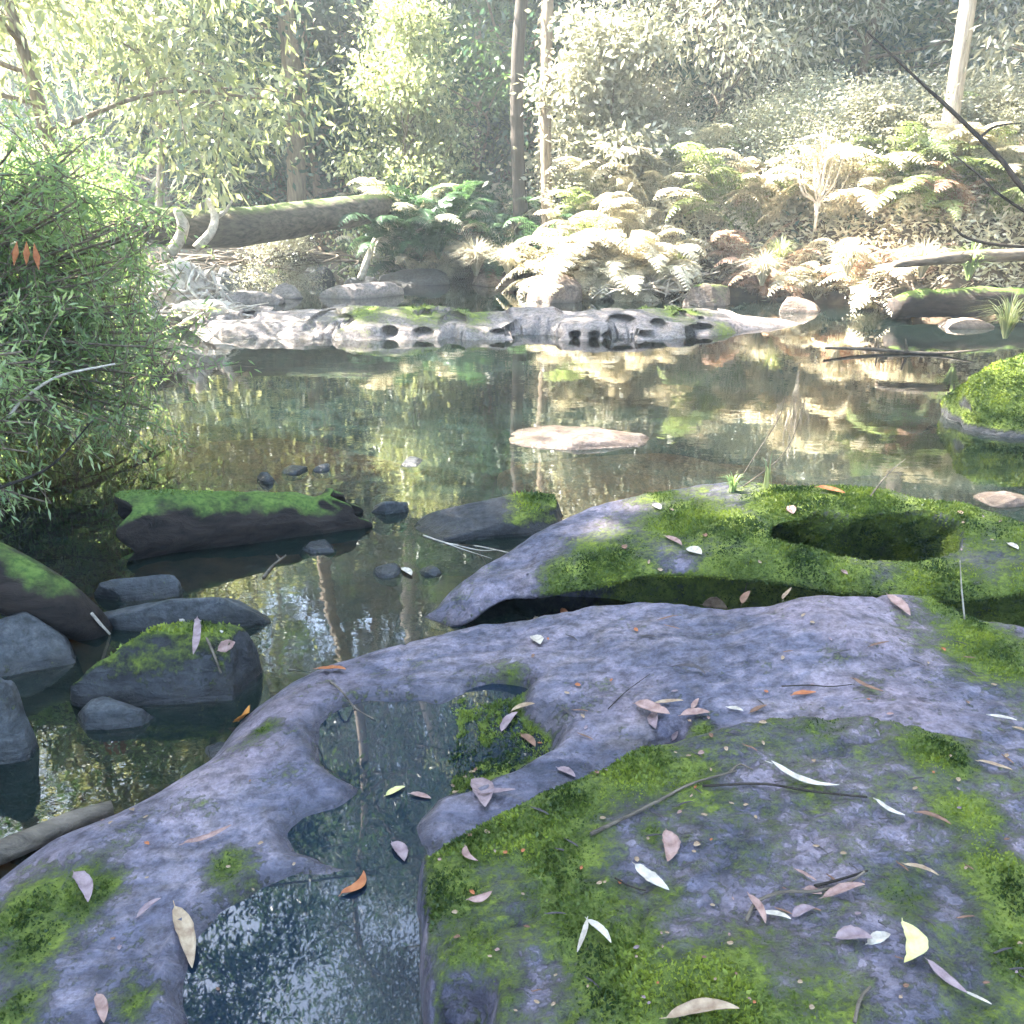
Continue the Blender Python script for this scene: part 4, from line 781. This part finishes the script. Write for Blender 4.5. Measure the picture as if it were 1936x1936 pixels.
# ---------------------------------------------------------------- fallen leaves, twigs on the slabs
Vh = []; Fh = []; nb = 0
for V, F in hit_sets:
    F = np.asarray(F); Fh += (F + nb).tolist(); Vh.append(V); nb += len(V)
Vh = np.concatenate(Vh); bvh = BVHTree.FromPolygons([tuple(v) for v in Vh.tolist()], Fh)
def hit(px, py, lift=.004):
    d = Vector(ray(px, py)).normalized(); p, n, i, t = bvh.ray_cast(Vector((0, 0, CZ)), d)
    w = W(px, py, ZP); zp = sdf(w[:1], w[1:2], pw)[0] > 0
    if p is None: q = W(px, py, .003); return q, np.array([0, 0, 1.])
    if n.z < 0: n = -n
    p = np.array(p)
    if zp and p[2] < ZP: q = w + [0, 0, .002]; return q, np.array([0, 0, 1.])
    if p[2] < 0: return W(px, py, .003), np.array([0, 0, 1.])
    return p + np.array(n) * lift, np.array(n)
LM = {'pink': plain('pinkish_dry_leaf', (.24, .14, .12), (.46, .31, .28), .6, 40, .15), 'white': plain('bleached_dry_leaf', (.38, .33, .28), (.70, .64, .56), .6, 40, .15), 'tan': plain('tan_dry_leaf', (.26, .17, .11), (.50, .38, .26), .6, 40, .15),
      'brown': plain('brown_dry_leaf', (.14, .075, .05), (.28, .16, .11), .6, 40, .1), 'rust': plain('rust_dry_leaf', (.32, .10, .04), (.48, .19, .08), .6, 40, .1), 'yellow': plain('yellow_leaf', (.62, .56, .22), (.80, .74, .40), .5, 40, .2),
      'lilac': plain('greyish_pink_leaf', (.20, .14, .16), (.38, .29, .31), .6, 40, .15), 'orange': plain('orange_leaf', (.65, .25, .04), (.8, .4, .1), .6, 40, .15), 'dark': plain('dark_leaf', (.035, .03, .035), (.08, .07, .075), .6, 40)}
def leaf(p1, p2, wr, col, label, bend=.12, curl=.25, seed=0, lift=.005, parent=None, group=None, cat='leaf'):
    lift = max(lift, .011 if math.dist(p1, p2) > 50 else .005); a, na = hit(*p1, lift=lift); b, nb_ = hit(*p2, lift=lift)
    if group and (abs(a[2] - b[2]) > .05 or np.linalg.norm(a - b) > .12): return None
    if abs(a[2] - b[2]) > .15: b[2] = a[2]
    if np.linalg.norm(a - b) > (.5 if lift > .004 and p1[0] == 372 else .17): b = a + (b - a) / np.linalg.norm(b - a) * .1
    L = np.linalg.norm(b - a); D = (b - a) / L; N = unit((na + nb_)[None])[0]; Sd = np.cross(N, D); Sd /= np.linalg.norm(Sd); N = np.cross(D, Sd)
    rs = np.random.RandomState(int(abs(p1[0] * 7 + p1[1])) % 9999 + seed); n = 13; t = np.linspace(0, 1, n); w = L * wr * .43 * (np.sin(np.pi * t ** .8) ** .75) * (1 + .06 * rs.normal(size=n)) + .0006
    cx = a + D * (t * L)[:, None] + Sd * (bend * L * 4 * t * (1 - t))[:, None] + N * (.02 * L + curl * .16 * L * (np.cos(t * 5 + rs.rand() * 3) * .5 + .5))[:, None]
    V = []
    for s in (-1, -.5, 0, .5, 1): V.append(cx + Sd * (w * s)[:, None] + N * (abs(s) ** 1.5 * w * (.35 + curl * .6 * rs.rand()))[:, None])
    Vt = np.concatenate(V); Vb = Vt - N * .0009; Vv = np.concatenate([Vt, Vb]); m = 5 * n
    i = (np.arange(4)[:, None] * n + np.arange(n - 1)).ravel(); F = np.stack([i, i + 1, i + n + 1, i + n], 1); F2 = F[:, ::-1] + m
    e1 = np.arange(n - 1); e2 = e1 + 4 * n; E = np.concatenate([np.stack([e1, e1 + m, e1 + 1 + m, e1 + 1], 1), np.stack([e2, e2 + 1, e2 + 1 + m, e2 + m], 1)])
    st = tube(np.stack([a - D * L * .10, a + D * L * .02]) + N * .002, [.0008, .0012], 4)
    Vv, Fs, _ = join([(Vv, [np.concatenate([F, F2, E])], {}), st]); c = (a + b) / 2 if parent is None else np.array(parent.location)
    return ob('leaf' if parent is None else 'blade', mk('leaf', Vv - c, Fs, mats=[LM[col]]), parent, c if parent is None else None, label, cat if parent is None else None, group)
for L_ in [
    ((1258, 1581), (1262, 1640), .42, 'pink', 'broad pinkish leaf lying upright beside the long twig', .10), ((1200, 1643), (1264, 1690), .28, 'white', 'white curled leaf below the broad pinkish one', -.03),
    ((1458, 1451), (1587, 1496), .11, 'white', 'long thin curved white strip of bark above the twig', -.12), ((1652, 1520), (1710, 1552), .2, 'white', 'thin pale curved leaf at the right end of the long twig', -.12),
    ((1735, 1545), (1796, 1568), .17, 'brown', 'thin brown leaf right of the pale curved one', .12), ((1710, 1645), (1774, 1666), .18, 'tan', 'narrow tan leaf on the mossy slab near the right edge', .08),
    ((1705, 1753), (1708, 1836), .42, 'yellow', 'yellow half moon leaf on the mossy slab', .22), ((1580, 1786), (1645, 1782), .55, 'lilac', 'wide blotched pinkish leaf left of the yellow half moon', .1),
    ((1638, 1788), (1680, 1771), .40, 'white', 'small white oval leaf touching the wide blotched leaf', .05), ((1752, 1826), (1825, 1888), .25, 'lilac', 'torn pinkish brown leaf below the yellow half moon', -.05),
    ((1818, 1884), (1876, 1913), .13, 'white', 'slim white leaf end at the lower right corner', .05), ((1263, 1933), (1393, 1916), .20, 'tan', 'long tan leaf at the bottom edge', .08),
    ((1416, 1700), (1448, 1758), .22, 'pink', 'twisted pink leaf at the foot of the curved twig', .08), ((1440, 1736), (1493, 1748), .24, 'white', 'pale leaf right of the twisted pink leaf', .1),
    ((1497, 1738), (1540, 1722), .40, 'lilac', 'short pinkish leaf under the curved twig', .1), ((1503, 1650), (1543, 1671), .2, 'pink', 'slim pink leaf above the curved twig', .05), ((1556, 1708), (1633, 1681), .22, 'pink', 'pink leaf lying along the right end of the curved twig', .05),
    ((1520, 1685), (1553, 1693), .5, 'pink', 'crumpled pink leaf under the paired twigs', .05), ((1845, 1448), (1908, 1463), .18, 'tan', 'narrow tan leaf by the bright moss strip at the right', .06),
    ((1868, 1361), (1920, 1372), .2, 'white', 'narrow pale leaf near the right edge, upper one of two', .05), ((1915, 1379), (1945, 1388), .3, 'tan', 'pale leaf end cut by the right edge', .05),
    ((1054, 1456), (1088, 1473), .45, 'lilac', 'purple oval leaf on the rim of the mossy slab', .05), ((968, 1347), (1014, 1333), .22, 'tan', 'thin tan leaf at the upper pool rim', .1),
    ((1203, 1338), (1268, 1358), .35, 'pink', 'broad pale pink leaf in the crevice pile', .02), ((1235, 1350), (1243, 1381), .5, 'lilac', 'dark pink leaf poking down into the crevice', .02), ((1290, 1361), (1343, 1356), .45, 'pink', 'broad pinkish leaf right of the crevice', .1),
    ((1240, 1336), (1293, 1333), .18, 'tan', 'thin leaf across the top of the crevice pile', .05), ((1375, 1341), (1405, 1348), .35, 'white', 'small white leaf above the mossy slab edge', .05), ((1418, 1352), (1450, 1338), .25, 'brown', 'brown leaf right of the small white leaf', .05),
    ((1310, 1345), (1322, 1325), .35, 'pink', 'upright pink scrap behind the crevice', .05), ((1272, 1398), (1283, 1382), .5, 'lilac', 'pinkish leaf tip at the lower lip of the crevice', .05),
    ((1613, 1291), (1670, 1318), .16, 'brown', 'thin brown leaf on the bare part of the smooth slab', -.06), ((1498, 1318), (1543, 1313), .3, 'rust', 'reddish leaf on the smooth slab', .05),
    ((350, 1603), (440, 1571), .17, 'pink', 'long pale pink leaf on the left arm of the slab', -.08), ((262, 1743), (306, 1708), .3, 'lilac', 'pale pinkish leaf above the lower pool, left', .08),
    ((332, 1723), (364, 1835), .25, 'tan', 'large tan leaf dipping over the lower pool rim', .04), ((143, 1660), (170, 1716), .3, 'lilac', 'crumpled grey leaf on the left moss patch', .1), ((187, 1893), (200, 1945), .3, 'pink', 'pink leaf at the bottom left edge', .05),
    ((645, 1693), (688, 1650), .35, 'rust', 'rust brown curled leaf floating in the lower pool', -.25), ((730, 1506), (766, 1490), .4, 'yellow', 'yellow leaf floating in the neck of the pools', .05), ((742, 1596), (765, 1631), .5, 'lilac', 'purple leaf at the corner of the mossy slab', .1),
    ((900, 1481), (918, 1538), .40, 'lilac', 'lilac leaf hanging from the slab rim into the middle pool', .05), ((776, 1503), (815, 1512), .3, 'pink', 'pink leaf floating beside the yellow leaf', .05), ((905, 1510), (975, 1502), .2, 'lilac', 'greyish stem like leaf right of the lilac one', .03),
    ((880, 1606), (903, 1634), .35, 'pink', 'hooked pink leaf on the left moss of the slab', -.25), ((885, 1704), (930, 1690), .35, 'pink', 'curved pink leaf below the hooked one', -.15), ((455, 1366), (476, 1352), .6, 'orange', 'orange leaf at the water side of the slab', .05),
    ((600, 1272), (655, 1276), .25, 'rust', 'rust coloured leaf where the slab meets the river', .05), ((948, 1385), (980, 1350), .3, 'lilac', 'dull leaf floating at the right of the upper pool', .05), ((985, 1390), (1012, 1415), .4, 'brown', 'brown sunken leaf in the upper pool', .05),
    ((1258, 1017), (1290, 1036), .25, 'pink', 'pinkish leaf on the mossy ledge, left of a white one', .05), ((1300, 1040), (1328, 1052), .5, 'white', 'white folded leaf on the mossy ledge', .05), ((1545, 927), (1596, 940), .3, 'rust', 'dark red leaf on the yellow moss hump', .05),
    ((1680, 1130), (1720, 1172), .3, 'pink', 'pink rolled leaf beneath the stone nose', .03), ((1483, 1142), (1550, 1120), .18, 'tan', 'long pale leaf at the back of the smooth slab', .04), ((1328, 1142), (1376, 1150), .5, 'tan', 'big curled tan leaf at the back rim of the slab', .2),
    ((1403, 1150), (1463, 1143), .25, 'brown', 'brown leaf lying in the gap under the mossy ledge', .05), ((1012, 1167), (1038, 1177), .3, 'tan', 'small pale leaf near the tip of the slab', .05), ((1063, 1152), (1085, 1165), .3, 'rust', 'small reddish leaf at the back of the slab', .05),
    ((1008, 1207), (1022, 1224), .45, 'white', 'small white triangular leaf on the smooth slab', .05), ((1494, 960), (1500, 975), .7, 'pink', 'pinkish leaf beside the deep hollow', .0), ((1236, 957), (1250, 966), .6, 'white', 'white leaf scrap on the left of the mossy ledge', .05),
    ((1905, 1030), (1925, 1042), .5, 'white', 'white scrap at the right end of the mossy ledge', .05), ((1590, 1080), (1602, 1088), .6, 'pink', 'tiny pink leaf on the lip of the mossy ledge', 0),
    ((412, 1230), (442, 1214), .7, 'pink', 'pale salmon leaf on the dark mossy boulder', .05), ((760, 1075), (778, 1090), .4, 'white', 'white leaf scrap floating near the wet bluish stone', .05)]:
    leaf(L_[0], L_[1], L_[2], L_[3], L_[4], L_[5])
# forked leaf, hooked dark leaf
a, n_ = hit(1113, 1751); e = ob('leaf', None, None, a, 'forked white leaf shaped like an upside down V on the slab', 'leaf')
leaf((1113, 1751), (1097, 1812), .16, 'white', None, .04, parent=e); leaf((1113, 1751), (1157, 1795), .2, 'white', None, .06, parent=e)
leaf((1272, 1268), (1335, 1285), .16, 'dark', 'dark hooked leaf on the smooth slab', .22)
# small scraps: seed cases and bits
random.seed(9); cnt = 0
GP = 'small leaf scraps scattered on the slabs'
for i in range(150):
    if i < 95: px, py = random.uniform(830, 1936), random.uniform(1390, 1930)
    elif i < 120: px, py = random.uniform(950, 1936), random.uniform(1150, 1380)
    elif i < 135: px, py = random.uniform(1150, 1936), random.uniform(950, 1080)
    else: px, py = random.uniform(60, 560), random.uniform(1450, 1900)
    q, n_ = hit(px, py)
    if n_[2] < .75: continue
    L = random.uniform(6, 13); an = random.uniform(0, 6.28); leaf((px, py), (px + L * math.cos(an), py + L * .6 * math.sin(an)), random.uniform(.4, .8), random.choice(['tan', 'pink', 'brown', 'tan', 'rust', 'tan', 'lilac']), 'tiny leaf scrap, one of many scattered over the slabs', .05, .4, group=GP)
for i in range(60):
    px, py = random.uniform(1000, 1936), random.uniform(1160, 1900); q, n_ = hit(px, py)
    if n_[2] < .8: continue
    L = random.uniform(15, 38); an = random.uniform(-.3, .7); leaf((px, py), (px + L * math.cos(an), py + L * math.sin(an)), .1, random.choice(['dark', 'brown', 'dark']), 'dark needle like leaf strewn on the slabs', .05, .2, group='dark needle like leaves strewn on the slabs')
def twig(label, pts, r0, r1, mat=M_wood, lift=.008, extra=(), name='twig', cat='twig', n=26):
    P = [hit(*p, lift=lift)[0] for p in pts]; ex = [([hit(*p, lift=lift)[0] for p in q], (r1 * 1.4, r1 * .5)) for q in extra]
    return wood(name, label, P, [r0, (r0 + r1) / 2, r1], mat, n, 7, .18, int(pts[0][0]), cat, extra=ex)
twig('long straight twig lying over the moss, left of two', [(1118, 1582), (1180, 1552), (1250, 1515), (1310, 1488), (1392, 1462)], .004, .0022, M_wood, extra=[[(1380, 1466), (1400, 1452), (1425, 1462)]])
twig('long dark twig continuing right of the straight one', [(1328, 1492), (1440, 1488), (1530, 1500), (1637, 1512)], .0028, .0022, M_bark_d)
twig('curved forked twig amid pink leaves on the slab', [(1412, 1748), (1432, 1712), (1480, 1692), (1540, 1690), (1600, 1676), (1632, 1654)], .0035, .0022, M_wood)
twig('short dark twig above the curved forked one', [(1540, 1680), (1590, 1668), (1637, 1652)], .003, .002, M_bark_d)
twig('bent twig at the bottom edge on the right', [(1618, 1940), (1628, 1900), (1645, 1874)], .0032, .002, M_wood)
twig('small dark twig in the moss, left part of the slab', [(1162, 1666), (1190, 1682), (1222, 1692)], .0018, .0012, M_bark_d)
twig('dark twig lying on the bare smooth slab', [(1478, 1302), (1530, 1300), (1570, 1303), (1610, 1299)], .002, .0012, M_bark_d)
twig('thin dark twig left of the hooked leaf', [(1150, 1345), (1185, 1312), (1230, 1278)], .0014, .0010, M_bark_d)
twig('thin bent twig bridging the river and the upper pool', [(545, 1266), (590, 1272), (640, 1310), (672, 1340), (706, 1360)], .0038, .002, M_wood, lift=.02)
twig('pale twig on the dark mossy boulder', [(340, 1172), (372, 1172), (420, 1198)], .006, .004, M_bleach, extra=[])
twig('brown twig leaning from the dark mossy boulder', [(376, 1180), (400, 1225), (418, 1272)], .006, .003, M_wood)
twig('dead twigs floating before the long dark stone', [(800, 1012), (850, 1028), (900, 1032), (962, 1048)], .004, .002, M_bleach, extra=[[(840, 1026), (880, 1040), (930, 1056)], [(860, 1030), (905, 1040), (940, 1040)]])
twig('small forked twig standing out of the water', [(498, 1092), (515, 1070), (540, 1050)], .007, .004, M_wood, extra=[[(530, 1058), (522, 1048)]])
twig('small pale twig between the left boulders', [(170, 1160), (190, 1182), (205, 1198)], .006, .004, M_bleach)
leaf((372, 1178), (381, 1352), .11, 'lilac', 'long strap of bark hanging off the dark mossy boulder', .02, .1)
def stalk(label, pts, r, mat, cat='stem', name='stem'):
    return wood(name, label, pts, [r, r * .7, r * .4], mat, 16, 5, .05, 3, cat)
b, _ = hit(1395, 915); stalk('tall dry grass stalk, left one of the pair on the ledge', [b, R(1435, 850, b[1]), R(1473, 790, b[1]), R(1484, 750, b[1])], .0028, M_wood)
b, _ = hit(1405, 922); stalk('tall dry grass stalk, right one of the pair on the ledge', [b, R(1470, 870, b[1]), R(1500, 825, b[1]), R(1523, 755, b[1])], .0028, M_wood)
b, _ = hit(1645, 940); stalk('dry stick slanting up behind the mossy hump', [b, R(1680, 895, b[1] + .1), R(1712, 868, b[1] + .15)], .0035, M_wood)
b, _ = hit(1823, 1172); stalk('grey stem standing before the dark face of the ledge', [b, R(1818, 1110, b[1] - .01), R(1815, 1060, b[1] - .03)], .003, M_bleach)
b, _ = hit(1400, 1140); stalk('thin curved stem in the gap below the mossy ledge', [b, R(1412, 1105, b[1]), R(1418, 1075, b[1])], .0018, M_wood)
b, _ = hit(1385, 930); tuft('small green grass tuft on the left of the mossy ledge', b, 70, .09, 11, M_leaf_sh, .0022, .9)
b, _ = hit(1450, 925); tuft('pair of green blades beside the tall dry stalks', b, 6, .17, 12, M_leaf_br, .004, .4)
for i, (a_, b_) in enumerate([((32, 455), (26, 503)), ((50, 455), (50, 503)), ((64, 458), (74, 512))]):
    p = R(*a_, 3.9); q = R(*b_, 3.9); m = (p + q) / 2; sd_ = np.array([.014, .004, 0]); V = np.array([p, m - sd_, q, m + sd_, m + [0, -.006, 0]]); F = np.array([[0, 1, 4], [1, 2, 4], [2, 3, 4], [3, 0, 4]])
    ob('leaf', mk('leaf', V - p, F, mats=[LM['rust']]), loc=p, label=['leftmost of three hanging brown leaves in the left shrub', 'middle one of three hanging brown leaves in the left shrub', 'rightmost of three hanging brown leaves in the left shrub'][i], cat='leaf')

# ---------------------------------------------------------------- haze: air that also stands in for lens flare and lifted blacks
if HAZE:
    V = np.array([(x, y, z) for z in (-3, 26) for y in (-26, 76) for x in (-61, 61)], float)
    F = np.array([[0, 2, 3, 1], [4, 5, 7, 6], [0, 1, 5, 4], [2, 6, 7, 3], [0, 4, 6, 2], [1, 3, 7, 5]])
    hm = bpy.data.materials.new('haze'); hm.use_nodes = True; nt = hm.node_tree; nt.nodes.clear(); out = nt.nodes.new('ShaderNodeOutputMaterial'); pv = nt.nodes.new('ShaderNodeVolumePrincipled')
    pv.inputs['Density'].default_value = HAZE; pv.inputs['Color'].default_value = (.84, .95, .96, 1); pv.inputs['Anisotropy'].default_value = .25; nt.links.new(pv.outputs[0], out.inputs['Volume'])
    ob('haze', mk('haze', V, F, mats=[hm], smooth=False), kind='stuff')
